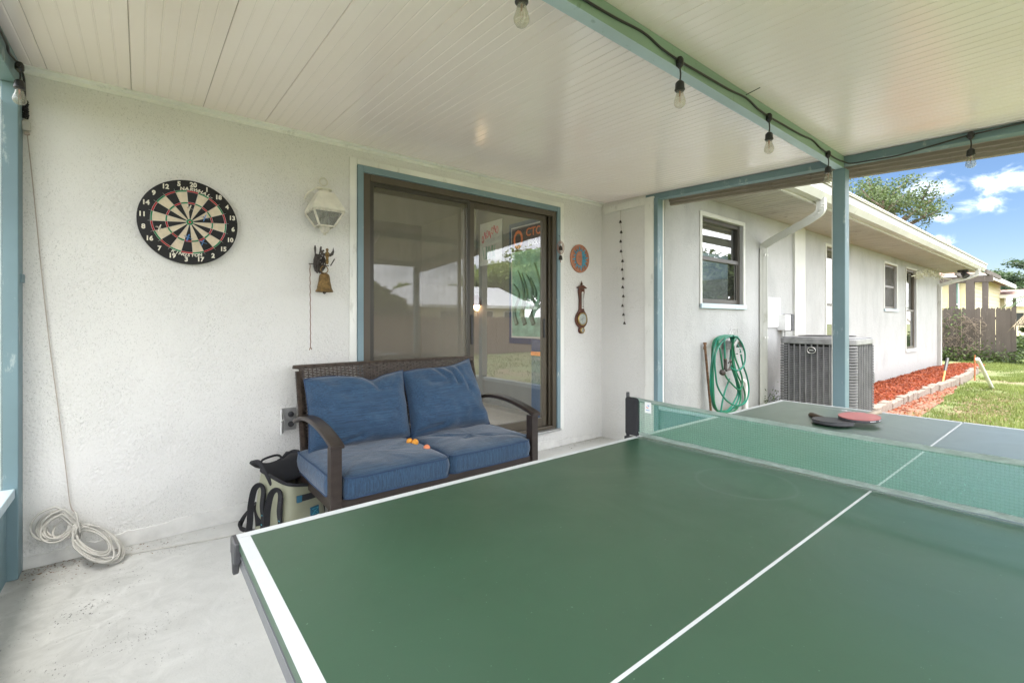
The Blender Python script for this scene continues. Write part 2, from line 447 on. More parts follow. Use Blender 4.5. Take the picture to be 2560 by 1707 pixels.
t = NT('road_asphalt'); t.color(t.ramp(t.noise(30, 5, .7), [(.3, (.05, .05, .05)), (.7, (.08, .08, .08))])); t.rough(.9)
def emit(name, col, s):
    t = NT(name); t.color(col); t.b.inputs['Emission Color'].default_value = (*col, 1); t.b.inputs['Emission Strength'].default_value = s
emit('lamp_glow', (1.0, .66, .36), 8.0)
simple('roof_light', (.50, .49, .46), .8, var=.15, scale=20)
simple('plain_concrete', (.68, .67, .645), .8, var=.12, scale=9, bump=.3)

# ------------------------------------------------------------------ mesh building
W = {}                                          # world position of every object's origin
class MB:
    def __init__(s): s.v = []; s.f = []; s.m = []; s.tone = None
    def add(s, vs, fs, m=0):
        o = len(s.v); s.v += [tuple(p) for p in vs]
        for f in fs: s.f.append(tuple(i + o for i in f)); s.m.append(m)
        return s
    def box(s, x0, y0, z0, x1, y1, z1, m=0):
        vs = [(x, y, z) for z in (z0, z1) for y in (y0, y1) for x in (x0, x1)]
        return s.add(vs, [(0, 2, 3, 1), (4, 5, 7, 6), (0, 1, 5, 4), (2, 6, 7, 3), (0, 4, 6, 2), (1, 3, 7, 5)], m)
    def bar(s, p, q, w, h, m=0, up=(0, 0, 1)):
        p = Vector(p); q = Vector(q); d = (q - p).normalized(); up = Vector(up)
        if abs(d.dot(up)) > .98: up = Vector((0, 1, 0))
        sx = d.cross(up).normalized(); sy = sx.cross(d).normalized()
        vs = [e + sx * a * w / 2 + sy * b * h / 2 for e in (p, q) for a, b in ((-1, -1), (1, -1), (1, 1), (-1, 1))]
        return s.add(vs, [(3, 2, 1, 0), (4, 5, 6, 7), (0, 1, 5, 4), (1, 2, 6, 5), (2, 3, 7, 6), (3, 0, 4, 7)], m)
    def sweep(s, pts, prof, m=0, closed=False, caps=True, up=(0, 0, 1), scales=None):
        """profile (list of (side, up) pairs) carried along pts"""
        P = [Vector(p) for p in pts]; n = len(P); k = len(prof); vs = []
        ref = Vector(up); prev = None
        for i in range(n):
            if closed: d = P[(i + 1) % n] - P[i - 1]
            else: d = P[min(i + 1, n - 1)] - P[max(i - 1, 0)]
            d = d.normalized() if d.length > 1e-9 else Vector((1, 0, 0))
            if prev is None:
                sx = d.cross(ref)
                if sx.length < .05: sx = d.cross(Vector((0, 1, 0)))
                sx.normalize()
            else:
                sx = prev - d * prev.dot(d)
                sx = sx.normalized() if sx.length > 1e-6 else d.orthogonal().normalized()
            prev = sx; sy = sx.cross(d).normalized(); sc = scales[i] if scales else 1
            vs += [P[i] + sx * a * sc + sy * b * sc for a, b in prof]
        fs = []
        for i in range(n if closed else n - 1):
            j = (i + 1) % n
            for a in range(k):
                b = (a + 1) % k; fs.append((i * k + a, i * k + b, j * k + b, j * k + a))
        if caps and not closed: fs.append(tuple(range(k))[::-1]); fs.append(tuple((n - 1) * k + a for a in range(k)))
        return s.add(vs, fs, m)
    def tube(s, pts, r, n=8, m=0, closed=False, scales=None, caps=True):
        return s.sweep(pts, [(r * math.cos(2 * PI * i / n), r * math.sin(2 * PI * i / n)) for i in range(n)], m, closed, caps, scales=scales)
    def lathe(s, prof, c=(0, 0, 0), n=16, m=0, axis=(0, 0, 1), cap=True):
        """prof: (radius, height) pairs up the axis"""
        ax = Vector(axis).normalized(); sx = ax.orthogonal().normalized(); sy = ax.cross(sx); c = Vector(c); vs = []
        for r, h in prof:
            vs += [c + ax * h + (sx * math.cos(2 * PI * i / n) + sy * math.sin(2 * PI * i / n)) * r for i in range(n)]
        fs = [(j * n + i, j * n + (i + 1) % n, (j + 1) * n + (i + 1) % n, (j + 1) * n + i) for j in range(len(prof) - 1) for i in range(n)]
        if cap: fs.append(tuple(range(n))[::-1]); fs.append(tuple((len(prof) - 1) * n + i for i in range(n)))
        return s.add(vs, fs, m)
    def prism(s, poly, fn, d0, d1, m=0):
        """polygon (a, b) pairs extruded from d0 to d1; fn(a, b, d) gives the point"""
        n = len(poly)
        vs = [fn(a, b, d0) for a, b in poly] + [fn(a, b, d1) for a, b in poly]
        fs = [tuple(range(n))[::-1], tuple(range(n, 2 * n))] + [(i, (i + 1) % n, n + (i + 1) % n, n + i) for i in range(n)]
        return s.add(vs, fs, m)
    def grid(s, fn, nu, nv, m=0, closed_u=False):
        vs = [fn(i / (nu if closed_u else nu - 1), j / (nv - 1)) for j in range(nv) for i in range(nu)]
        fs = [(j * nu + i, j * nu + (i + 1) % nu, (j + 1) * nu + (i + 1) % nu, (j + 1) * nu + i) for j in range(nv - 1) for i in range(nu if closed_u else nu - 1)]
        return s.add(vs, fs, m)
    def xform(s, M):
        s.v = [tuple(M @ Vector(p)) for p in s.v]; return s
    def mesh(s, name, mats, smooth=False, origin=None):
        a = np.array(s.v, dtype=np.float64).reshape(-1, 3)
        c = Vector(((a.max(0) + a.min(0)) / 2).tolist()) if origin is None else Vector(origin)
        a = a - np.array(c)
        me = bpy.data.meshes.new(name)
        me.from_pydata(a.tolist(), [], s.f)
        mats = [mats] if isinstance(mats, str) else mats
        for x in mats: me.materials.append(MATS[x])
        if len(mats) > 1: me.polygons.foreach_set('material_index', s.m)
        if smooth: me.polygons.foreach_set('use_smooth', [True] * len(s.f))
        bm = bmesh.new(); bm.from_mesh(me); bmesh.ops.recalc_face_normals(bm, faces=bm.faces); bm.to_mesh(me); bm.free()
        if smooth:
            try: me.set_sharp_from_angle(angle=R(40))
            except Exception: pass
        return me, c
    def build(s, name, mats, parent=None, smooth=False, bevel=0, origin=None, label=None, kind=None):
        me, c = s.mesh(name, mats, smooth, origin)
        return link(name, me, c, parent, bevel, label, kind)

def link(name, me, c, parent=None, bevel=0, label=None, kind=None):
    o = bpy.data.objects.new(name, me); COL.objects.link(o); W[o] = Vector(c)
    if parent: o.parent = parent; o.location = Vector(c) - W[parent]
    else: o.location = c
    if bevel:
        b = o.modifiers.new('bevel', 'BEVEL'); b.width = bevel; b.segments = 2; b.limit_method = 'ANGLE'; b.angle_limit = R(35)
    if label: o['label'] = label
    if kind: o['kind'] = kind
    return o
def tag(o, label, cat, group=None):
    o['label'] = label; o['category'] = cat
    if group: o['group'] = group
    return o
def thing(name, loc, label=None, cat=None, group=None, parent=None):
    o = bpy.data.objects.new(name, None); COL.objects.link(o); o.empty_display_size = .1; W[o] = Vector(loc)
    if parent: o.parent = parent; o.location = Vector(loc) - W[parent]
    else: o.location = loc
    if label: tag(o, label, cat, group)
    return o
def copy_tree(o, parent=None, shift=(0, 0, 0)):
    c = o.copy(); COL.objects.link(c); W[c] = W[o] + Vector(shift)
    if parent: c.parent = parent
    else: c.location = Vector(o.location) + Vector(shift)
    for ch in [x for x in list(bpy.data.objects) if x.parent is o]: copy_tree(ch, c, shift)
    return c
def smoothcurve(pts, n=8, closed=False):
    P = [Vector(p) for p in pts]; out = []; k = len(P)
    for i in range(k if closed else k - 1):
        p0 = P[i - 1] if (closed or i > 0) else P[0]; p1 = P[i]; p2 = P[(i + 1) % k]
        p3 = P[(i + 2) % k] if (closed or i + 2 < k) else P[-1]
        for j in range(n):
            t = j / n
            out.append(.5 * ((2 * p1) + (p2 - p0) * t + (2 * p0 - 5 * p1 + 4 * p2 - p3) * t * t + (3 * p1 - p0 - 3 * p2 + p3) * t ** 3))
    if not closed: out.append(P[-1])
    return out
def text_mesh(txt, size, depth=.0006, bold=.02, shear=0, spacing=1.0):
    cu = bpy.data.curves.new('t', 'FONT'); cu.body = txt; cu.size = size; cu.extrude = depth; cu.offset = bold * size
    cu.shear = shear; cu.space_character = spacing; cu.align_x = 'CENTER'; cu.align_y = 'CENTER'; cu.resolution_u = 3
    o = bpy.data.objects.new('t', cu); COL.objects.link(o)
    dg = bpy.context.evaluated_depsgraph_get(); me = bpy.data.meshes.new_from_object(o.evaluated_get(dg))
    vs = [v.co.copy() for v in me.vertices]; fs = [tuple(p.vertices) for p in me.polygons]
    bpy.data.objects.remove(o); bpy.data.meshes.remove(me); bpy.data.curves.remove(cu)
    return vs, fs
def text_on(mb, txt, size, fn, m=0, **k):
    """fn(x, y, z) maps the lettering's plane onto a surface"""
    vs, fs = text_mesh(txt, size, **k)
    mb.add([fn(v.x, v.y, v.z) for v in vs], fs, m)
def ngon(cx, cy, rx, ry, n, a0=0):
    return [(cx + rx * math.cos(a0 + 2 * PI * i / n), cy + ry * math.sin(a0 + 2 * PI * i / n)) for i in range(n)]
def big_mesh(name, verts, quads, mats, tone=None, kind='stuff', parent=None, tri=False, origin=(0, 0, 0)):
    """many small faces at once, from numpy arrays"""
    k = 3 if tri else 4
    me = bpy.data.meshes.new(name); nv = len(verts); nf = len(quads)
    verts = verts - np.array(origin)
    me.vertices.add(nv); me.vertices.foreach_set('co', verts.astype(np.float32).ravel())
    me.loops.add(nf * k); me.loops.foreach_set('vertex_index', quads.astype(np.int32).ravel())
    me.polygons.add(nf); me.polygons.foreach_set('loop_start', np.arange(0, nf * k, k, dtype=np.int32))
    me.polygons.foreach_set('loop_total', np.full(nf, k, dtype=np.int32))
    me.update(calc_edges=True)
    if tone is not None:
        at = me.attributes.new('tone', 'FLOAT', 'FACE'); at.data.foreach_set('value', tone.astype(np.float32))
    me.materials.append(MATS[mats]); me.validate()
    o = link(name, me, Vector(origin), parent)
    if kind: o['kind'] = kind
    return o
def cards(cent, size, flat=0.0, aspect=.5, tri=False):
    """randomly turned small quads round the given centres"""
    n = len(cent)
    a = rng.normal(size=(n, 3)); a[:, 2] *= (1 - flat); a /= np.linalg.norm(a, axis=1)[:, None]
    b = rng.normal(size=(n, 3)); b[:, 2] *= (1 - flat); b -= a * (a * b).sum(1)[:, None]; b /= np.linalg.norm(b, axis=1)[:, None]
    s = (size * rng.uniform(.6, 1.3, n))[:, None]
    a = a * s; b = b * s * aspect
    v = np.stack([cent - a, cent + b * .9, cent + a, cent - b * .9], 1).reshape(-1, 3)
    return v, np.arange(n * 4).reshape(-1, 4)

# ================================================================== the setting
SLAB_Z = 0.0
MB().box(-.62, -1.02, -.16, 3.98, 3.268, 0).build('patio_floor', 'concrete', kind='structure')
g = MB(); N = 60
def gz(x, y): return -.05 + .05 * noise.noise(Vector((x * .25, y * .25, 0)))
gx = [-140, -60, -25, -12] + [-8 + i * .8 for i in range(46)] + [32, 40, 60, 110, 300]
gy = [-140, -60, -30, -22] + [-16 + i * .7 for i in range(46)] + [20, 30, 60, 140]
vs = [(x, y, (gz(x, y) if not (-.9 < x < 4.3 and -1.4 < y < 4) else -.14)) for y in gy for x in gx]
nx = len(gx)
g.add(vs, [(j * nx + i, j * nx + i + 1, (j + 1) * nx + i + 1, (j + 1) * nx + i) for j in range(len(gy) - 1) for i in range(nx - 1)])
g.build('lawn_ground', 'lawn_soil', smooth=True, kind='structure')
m = MB(); m.box(34, -60, .02, 40, 60, .03); m.build('road', 'road_asphalt', kind='structure')

def ground_z(x, y): return -.05 + .05 * np.array([noise.noise(Vector((a * .25, b * .25, 0))) for a, b in zip(x, y)])
def grass(name, n, x0, x1, y0, y1, h, keep=None, w=.006):
    x = rng.uniform(x0, x1, n); y = rng.uniform(y0, y1, n)
    pat = np.array([noise.noise(Vector((a * .9, b * .9, 3))) + .5 * noise.noise(Vector((a * 3, b * 3, 8))) for a, b in zip(x, y)])
    k = (pat > -.17 + rng.uniform(-.2, .2, n))
    if keep is not None: k &= keep(x, y)
    x = x[k]; y = y[k]; pat = pat[k]; n = len(x); z = ground_z(x, y)
    ang = rng.uniform(0, 2 * PI, n); hh = h * rng.uniform(.5, 1.3, n) * (1 + .5 * pat)
    lx = np.cos(ang) * hh * rng.uniform(.1, .9, n); ly = np.sin(ang) * hh * rng.uniform(.1, .9, n)
    px = -np.sin(ang) * w; py = np.cos(ang) * w
    b0 = np.stack([x - px, y - py, z - .01], 1); b1 = np.stack([x + px, y + py, z - .01], 1); t0 = np.stack([x + lx, y + ly, z + hh], 1)
    v = np.stack([b0, b1, t0], 1).reshape(-1, 3); f = np.arange(n * 3).reshape(-1, 3)
    tone = np.clip(.45 + .5 * pat + rng.normal(0, .22, n), 0, 1)
    return big_mesh(name, v, f, 'grass_blade', tone, tri=True)
def yard(x, y): return ~((x > -.8) & (x < 4.15) & (y > -1.15) & (y < 3.6)) & ~((y > 1.75) & (x < 17.4)) & ~((x > 33.8) & (x < 40.2))
def yard_near(x, y): return yard(x, y) & ~((y > 1.62) & (x < 16)) & (y > .02 * x)
o = grass('grass', 130000, 6.2, 21.5, -.1, 2.6, .045, yard_near, .005); tag(o, 'short patchy green lawn grass beside the mulch bed', 'grass')
o = grass('grass', 70000, -6, 33, -9, 6, .06, lambda x, y: yard(x, y) & ~yard_near(x, y) | (x > 21.5), .011); tag(o, 'green lawn grass across the back yard beyond the patio', 'grass')
# mulch bed between the wing wall and its edging
m = MB()
def bed(u, v):
    x = 6.75 + u * 10.2; yy = 1.80 + v * .83
    return (x, yy, .045 + .075 * math.sin(PI * min(1, v * 1.1 + .1)) ** .6 + .03 * noise.noise(Vector((x * 2, yy * 3, 0))))
m.grid(bed, 90, 12); m.build('mulch_bed', 'mulch_bed', smooth=True, kind='structure')
n = 15000
u = rng.uniform(0, 1, n); v = rng.uniform(0, 1, n)
c = np.array([bed(a, b) for a, b in zip(u, v)]); c[:, 2] += rng.uniform(0, .03, n)
vv, ff = cards(c, .030, .55, .3)
o = big_mesh('mulch', vv, ff, 'mulch_chip', rng.uniform(0, 1, n)); tag(o, 'red wood mulch heaped along the white wall', 'mulch')
# spilt mulch and bare soil outside the edging
m = MB()
def spill(u, v):
    x = 6.6 + u * 6.4; w = .38 * (1 - u) ** .7 + .05 + .08 * noise.noise(Vector((x * 1.5, 0, 0)))
    return (x, 1.80 - v * w, .012 - .035 * v)
m.grid(spill, 40, 4); m.build('bare_soil', 'mulch_soil', smooth=True, kind='structure')
n = 1500; u = rng.uniform(0, 1, n) ; v = rng.uniform(0, 1, n) ** 1.5
c = np.array([spill(a, b) for a, b in zip(u, v)]); c[:, 2] += .012
vv, ff = cards(c, .026, .8, .35)
o = big_mesh('mulch_spill', vv, ff, 'mulch_chip', rng.uniform(0, 1, n)); tag(o, 'red mulch chips spilt outside the stone edging', 'mulch')
n = 2600; x = rng.normal(9.6, 1.5, n); y = rng.normal(.98, .22, n); c = np.stack([x, y, ground_z(x, y) + .015], 1)
vv, ff = cards(c, .022, .8, .4)
o = big_mesh('dead_leaves', vv, ff, 'dry_chip', rng.uniform(0, 1, n)); tag(o, 'dry brown leaf litter in a bare patch of lawn', 'leaves')

# edging: concrete blocks end to end
edge_root = thing('garden_edging', (6.7, 1.8, 0), 'low grey concrete block edging between red mulch and lawn', 'edging')
x = 6.62; i = 0
while x < 15.9:
    w = random.uniform(.27, .31) if x < 11 else .30
    yo = 1.775 + .03 * math.sin(x * .9) + random.uniform(-.012, .012); zt = .115 + random.uniform(-.012, .012); a = random.uniform(-.04, .04)
    if x > 14: yo += (x - 14) * .03
    b = MB().box(-w / 2 + .006, -.05, 0, w / 2 - .006, .05, zt + .05)
    b.v = [(p[0] + random.uniform(-.006, .006), p[1] + random.uniform(-.008, .008), p[2] + (random.uniform(-.008, .008) if p[2] > 0 else 0)) for p in b.v]
    b.xform(Matrix.Translation((x + w / 2, yo, -.05)) @ Matrix.Rotation(a, 4, 'Z'))
    b.build('stone', 'mortar_stone', edge_root, bevel=.010)
    x += w; i += 1

# ================================================================== the house: recessed patio wall, return wall and the long wing
WY = 3.27; WX = 3.82; WING = 2.62; SOFF = 2.53; WEND = 16.6
house = thing('house', (8, 3, 0), 'white stucco house wall and long wing with soffit, gutter and windows', 'house')
DX0, DX1, DZ0, DZ1 = 1.245, 3.148, .187, 2.272
m = MB()
m.box(-.75, WY, -.1, DX0, WY + .18, 2.8)
m.box(DX1, WY, -.1, WX + .16, WY + .18, 2.8)
m.box(DX0, WY, DZ1, DX1, WY + .18, 2.8)
m.box(DX0, WY, -.1, DX1, WY + .18, DZ0)
m.build('patio_wall', 'stucco', house)
MB().box(WX, WING + .004, -.1, WX + .16, WY, 2.8).build('return_wall', 'stucco', house)
# plinth left where the stucco stops short of the slab
m = MB(); top_ = [(-.46, .085), (.1, .10), (.25, .12), (.42, .15), (.6, .165), (.9, .17), (DX0, .17), (DX1, .10), (3.6, .07), (WX, .06)]
top = []
for (xa, za), (xb, zb) in zip(top_, top_[1:]):
    k_ = max(1, int((xb - xa) / .025))
    top += [(xa + (xb - xa) * i / k_, (za + (zb - za) * i / k_) * (1 + .30 * noise.noise(Vector((xa * 3 + i * .11, 1, 0))) + .16 * noise.noise(Vector((i * .9, xa, 4))))) for i in range(k_)]
for (xa, za), (xb, zb) in zip(top, top[1:]):
    m.add([(xa, WY - .005, .001), (xb, WY - .005, .001), (xb, WY - .005, zb * .7), (xa, WY - .005, za * .7), (xb, WY, zb * .7 + .004), (xa, WY, za * .7 + .004)], [(0, 1, 2, 3), (3, 2, 4, 5)])
m.build('plinth', 'plain_concrete', house)
# windows of the wing: (x0, x1, z0, z1, mid rail, kind)
WINS = [(4.66, 5.58, 1.41, 2.34, 1.90, 'view'), (8.30, 9.22, .60, 2.38, 1.48, 'blind'), (11.46, 12.36, 1.47, 2.36, 1.92, 'screen'), (13.13, 14.05, .60, 2.38, 1.46, 'blind')]
m = MB(); xs = [WX + .16] + [q for wdw in WINS for q in wdw[:2]] + [WEND]
for i in range(0, len(xs), 2): m.box(xs[i], WING, -.2, xs[i + 1], WING + .18, 2.75)
for a, b, z0, z1, *_ in WINS:
    m.box(a, WING, -.2, b, WING + .18, z0); m.box(a, WING, z1, b, WING + .18, 2.75)
m.box(WEND - .18, WING + .18, -.2, WEND, 12, 2.75)
m.build('wing_wall', 'stucco_weathered_dimmed', house)
for a, b, z0, z1, mid, kd in WINS:
    f = MB(); y0 = WING + .035
    for q in ((a, z0, a + .045, z1), (b - .045, z0, b, z1), (a + .045, z1 - .045, b - .045, z1), (a + .045, z0, b - .045, z0 + .05)): f.box(q[0], y0, q[1], q[2], y0 + .06, q[3])
    f.box(a + .045, y0 - .008, mid - .022, b - .045, y0 + .045, mid + .022)
    if kd != 'screen':
        f.box(a + .045, y0 + .005, z0 + .05, a + .075, y0 + .05, mid - .022); f.box(b - .075, y0 + .005, z0 + .05, b - .045, y0 + .05, mid - .022)
    fr = f.build('window', 'bronze_dark' if kd == 'view' else 'bronze_metal', house, bevel=.003)
    for zz0, zz1, dy in ((z0 + .05, mid - .022, .012), (mid + .022, z1 - .045, .03)):
        MB().box(a + .045, y0 + dy, zz0, b - .045, y0 + dy + .004, zz1).build('pane', 'window_glass', fr)
    # reveals and trim painted blue-grey over white
    tb = MB(); tw = .045
    for q in ((a - tw, z0 - tw, a, z1 + tw), (b, z0 - tw, b + tw, z1 + tw), (a, z1, b, z1 + tw)): tb.box(q[0], WING - .012, q[1], q[2], WING + .004, q[3])
    tb.build('trim', 'gutter_white', fr, bevel=.004)
    MB().box(a - tw, WING - .03, z0 - .055, b + tw, WING + .05, z0 - .005).build('sill', 'pale_blue_paint' if kd != 'blind' else 'white_paint', fr, bevel=.005)
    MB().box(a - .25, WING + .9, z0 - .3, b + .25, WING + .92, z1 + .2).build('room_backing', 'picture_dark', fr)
    if kd == 'blind':
        bl = MB(); z = z0 + .08
        while z < z1 - .05: bl.bar((a + .06, WING + .16, z), (b - .06, WING + .16, z), .03, .003, up=(0, .5, 1)); z += .032
        o = bl.build('blind', 'blind_grey', fr); o['kind'] = 'stuff'
    if kd == 'screen': MB().box(a + .05, WING + .03, z0 + .05, b - .05, WING + .033, z1 - .05).build('insect_screen', 'dark_screen', fr)
# soffit boards, each with two beads, running out from the wall
SY0 = 1.97; x = 3.98; k = 0
sp = MB()
pr = [(0, 0), (.0, .012), (.302, .012), (.302, 0), (.209, 0), (.206, .009), (.197, .009), (.194, 0), (.109, 0), (.106, .009), (.097, .009), (.094, 0)]
sp.prism(pr, lambda a, b, d: (a, d, b), SY0, WING + .02)
sme, sc0 = sp.mesh('soffit_panel', 'soffit_vinyl')
while x < WEND + .55:
    link('soffit_panel', sme, (x + .151, sc0.y, SOFF + .006), house); x += .309
XE = x
# fascia, gutter, roof slope
MB().box(3.98, 1.945, SOFF - .02, XE, SY0, SOFF + .15).build('fascia', 'gutter_white', house)
gp = [(0, .0), (0, .15), (-.006, .15), (-.006, .006), (-.075, .006), (-.112, .07), (-.112, .150), (-.125, .150), (-.125, .065), (-.082, 0)]
m = MB(); m.prism(gp, lambda a, b, d: (d, 1.943 + a, SOFF - .0 + b), 4.2, XE + .05); gut = m.build('gutter', 'gutter_white', house)
MB().add([(3.98, 1.80, SOFF + .155), (XE + .06, 1.80, SOFF + .155), (XE + .06, 6.2, SOFF + .42), (3.98, 6.2, SOFF + .42),
          (3.98, 1.80, SOFF + .17), (XE + .06, 1.80, SOFF + .17), (XE + .06, 6.2, SOFF + .44), (3.98, 6.2, SOFF + .44)],
         [(0, 1, 2, 3), (7, 6, 5, 4), (0, 4, 5, 1), (1, 5, 6, 2), (2, 6, 7, 3), (3, 7, 4, 0)]).build('roof', 'roof_light', house)
MB().box(3.98, 1.79, SOFF + .172, XE + .07, 1.83, SOFF + .182).build('drip_edge', 'white_paint', house)
# gable end overhang board
MB().add([(XE - .02, 1.97, SOFF - .02), (XE, 1.97, SOFF - .02), (XE, 6.2, SOFF + .25), (XE - .02, 6.2, SOFF + .25), (XE - .02, 1.97, SOFF + .14), (XE, 1.97, SOFF + .14), (XE, 6.2, SOFF + .40), (XE - .02, 6.2, SOFF + .40)],
         [(0, 1, 2, 3), (7, 6, 5, 4), (0, 4, 5, 1), (1, 5, 6, 2), (2, 6, 7, 3), (3, 7, 4, 0)]).build('bargeboard', 'gutter_white', house)
def downspout(x, sx, label):
    root = MB(); w, h = .042, .030
    prof = []
    for i in range(24):
        a = 2 * PI * i / 24; cx, cy = math.cos(a), math.sin(a); s = 1 / max(abs(cx), abs(cy)); r = 1 + (.05 if i % 3 == 0 else -.05)
        prof.append((cx * s ** .85 * w * r, cy * s ** .85 * h * r))
    pts = smoothcurve([(sx, 1.88, SOFF + .02), (sx, 1.875, SOFF - .06), (sx + (x - sx) * .05, 1.90, SOFF - .13), (sx + (x - sx) * .2, 2.02, SOFF - .19)], 5)[:-1] + \
        smoothcurve([(sx + (x - sx) * .2, 2.02, SOFF - .19), (sx + (x - sx) * .95, WING - .09, SOFF - .36), (x, WING - .045, SOFF - .43), (x, WING - .04, SOFF - .54)], 6)
    pts += [(x, WING - .04, 1.6), (x, WING - .04, 1.58), (x, WING - .04, .35), (x, WING - .04, .33), (x, WING - .04, .0)]
    root.sweep(pts, prof, up=(1, 0, 0)); o = root.build('downspout', 'gutter_white', house, smooth=True)
    # crimps at the two elbows
    c = MB()
    for t0 in [(sx, 1.876, SOFF - .05), (sx, 1.885, SOFF - .075), (sx + (x - sx) * .04, 1.90, SOFF - .10), (sx + (x - sx) * .1, 1.93, SOFF - .135), (sx + (x - sx) * .16, 1.985, SOFF - .168)]:
        c.tube([(t0[0] - .048, t0[1] - .02, t0[2]), (t0[0] - .048, t0[1] - .036, t0[2]), (t0[0] + .048, t0[1] - .036, t0[2] - .002), (t0[0] + .048, t0[1] - .02, t0[2])], .005, 5)
    c.build('crimp', 'gutter_white', o)
    for z in (2.02, 1.0): MB().box(x - .05, WING - .076, z, x + .05, WING - .072, z + .03).build('strap', 'gutter_white', o)
downspout(6.04, 5.80, ''); downspout(16.35, 16.45, '')
MB().box(7.03, WING - .03, -.1, 7.40, WING, SOFF).build('pilaster', 'gutter_white', house)
m = MB(); m.box(6.23, WING - .016, 1.135, 6.60, WING, 1.52); m.box(6.25, WING - .022, 1.155, 6.58, WING - .016, 1.50); m.build('access_panel', 'box_white', house, bevel=.004)
# interior room behind the sliding door
m = MB(); m.box(.6, 6.8, .15, 4.2, 6.85, 2.75); m.box(3.55, WY + .18, .15, 3.6, 6.8, 2.75); m.box(.55, WY + .18, .15, .6, 3.55, 2.75); m.box(.55, 6.5, .15, .6, 6.8, 2.75); m.box(.55, 3.55, .15, .6, 6.5, .25); m.box(.55, 3.55, 2.62, .6, 6.5, 2.75); m.build('room_wall', 'interior_wall', house)  # big gap in the left wall is added, unseen, to daylight the posters
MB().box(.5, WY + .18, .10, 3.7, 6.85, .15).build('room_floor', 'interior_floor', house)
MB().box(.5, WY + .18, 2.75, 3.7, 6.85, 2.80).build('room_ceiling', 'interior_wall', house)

# ---- sliding door
def frame_box(mb, x0, x1, z0, z1, y0, y1, w, wb=None):
    wb = wb or w
    mb.box(x0, y0, z0, x0 + w, y1, z1); mb.box(x1 - w, y0, z0, x1, y1, z1); mb.box(x0 + w, y0, z1 - w, x1 - w, y1, z1); mb.box(x0 + w, y0, z0, x1 - w, y1, z0 + wb)
m = MB(); frame_box(m, DX0, DX1, DZ0, DZ1, WY - .01, WY + .11, .05, .03)
for yy in (WY + .018, WY + .058): m.box(DX1 - .075, yy, DZ0 + .03, DX1 - .05, yy + .008, DZ1 - .05)
door = m.build('sliding_door', 'bronze_metal', house, bevel=.004)
m = MB(); frame_box(m, DX0 + .05, 2.20, DZ0 + .03, DZ1 - .05, WY + .065, WY + .095, .055, .08); m.build('fixed_sash', 'bronze_metal', door, bevel=.003)
MB().box(DX0 + .105, WY + .078, DZ0 + .11, 2.145, WY + .082, DZ1 - .105).build('glass', 'door_glass', door)
m = MB(); frame_box(m, 2.165, DX1 - .105, DZ0 + .03, DZ1 - .05, WY + .024, WY + .056, .05, .08); m.build('sliding_sash', 'bronze_metal', door, bevel=.003)
MB().box(2.215, WY + .038, DZ0 + .11, DX1 - .155, WY + .042, DZ1 - .10).build('glass', 'door_glass', door)
MB().box(2.178, WY + .012, 1.02, 2.20, WY + .023, 1.27).build('handle', 'black_plastic', door, bevel=.003)
MB().box(DX1 - .145, WY + .012, 1.06, DX1 - .125, WY + .023, 1.24).build('handle', 'black_plastic', door, bevel=.003)
m = MB(); frame_box(m, DX0 + .05, 2.16, DZ0 + .03, DZ1 - .05, WY + .0, WY + .018, .03, .04); sc_ = m.build('screen_frame', 'bronze_dark', door, bevel=.002)
MB().box(DX0 + .08, WY + .008, DZ0 + .07, 2.13, WY + .010, DZ1 - .08).build('insect_screen', 'insect_screen', door)
MB().box(DX0 - .02, WY - .05, DZ0 - .022, DX1 + .03, WY + .0, DZ0 - .002).build('threshold', 'galvanised', door, bevel=.003)
m = MB(); m.box(DX0 - .045, WY - .022, .16, DX0 - .002, WY, DZ1 + .05); m.box(DX1 + .002, WY - .022, .16, DX1 + .045, WY, DZ1 + .05); m.box(DX0 - .002, WY - .022, DZ1 + .002, DX1 + .002, WY, DZ1 + .05)
m.build('trim', 'trim_paint', door, bevel=.004)
m = MB(); m.box(DX0 - .10, WY - .012, .16, DX0 - .047, WY, DZ1 + .095); m.box(DX1 + .047, WY - .012, .16, DX1 + .10, WY, DZ1 + .095); m.box(DX0 - .047, WY - .012, DZ1 + .052, DX1 + .047, WY, DZ1 + .095)
m.build('plaster_band', 'white_paint', door, bevel=.004)

# ================================================================== patio roof: panels, beams, posts, knee walls
SL = .045
def cz(y): return 2.455 - SL * (WY - y)
cover = thing('patio_cover', (1.6, 1.0, 0), 'patio roof of cream grooved panels on blue and green painted posts', 'patio cover')
PW = .322
def bead_profile():
    p = [(.001, .02)]; n = 6; w = PW / n
    p += [(.001, .002), (.0025, 0)]
    for i in range(1, n): p += [(i * w - .004, 0), (i * w - .0015, .0018), (i * w + .0015, .0018), (i * w + .004, 0)]
    p += [(PW - .0025, 0), (PW - .001, .002), (PW - .001, .02)]
    return p
m = MB(); m.prism(bead_profile(), lambda a, b, d: (a, d, cz(d) + b), -1.12, WY - .001)
cme, cc = m.mesh('ceiling_panel', 'ceiling_vinyl'); x = -.036 - 2 * PW
while x < 3.95:
    link('ceiling_panel', cme, (x + PW / 2, cc.y, cc.z), cover); x += PW
MB().add([(-.72, -1.14, cz(-1.14) + .03), (4.02, -1.14, cz(-1.14) + .03), (4.02, WY, cz(WY) + .03), (-.72, WY, cz(WY) + .03),
          (-.72, -1.14, cz(-1.14) + .1), (4.02, -1.14, cz(-1.14) + .1), (4.02, WY, cz(WY) + .1), (-.72, WY, cz(WY) + .1)],
         [(0, 1, 2, 3), (7, 6, 5, 4), (0, 4, 5, 1), (1, 5, 6, 2), (2, 6, 7, 3), (3, 7, 4, 0)]).build('roof_deck', 'white_paint', cover)
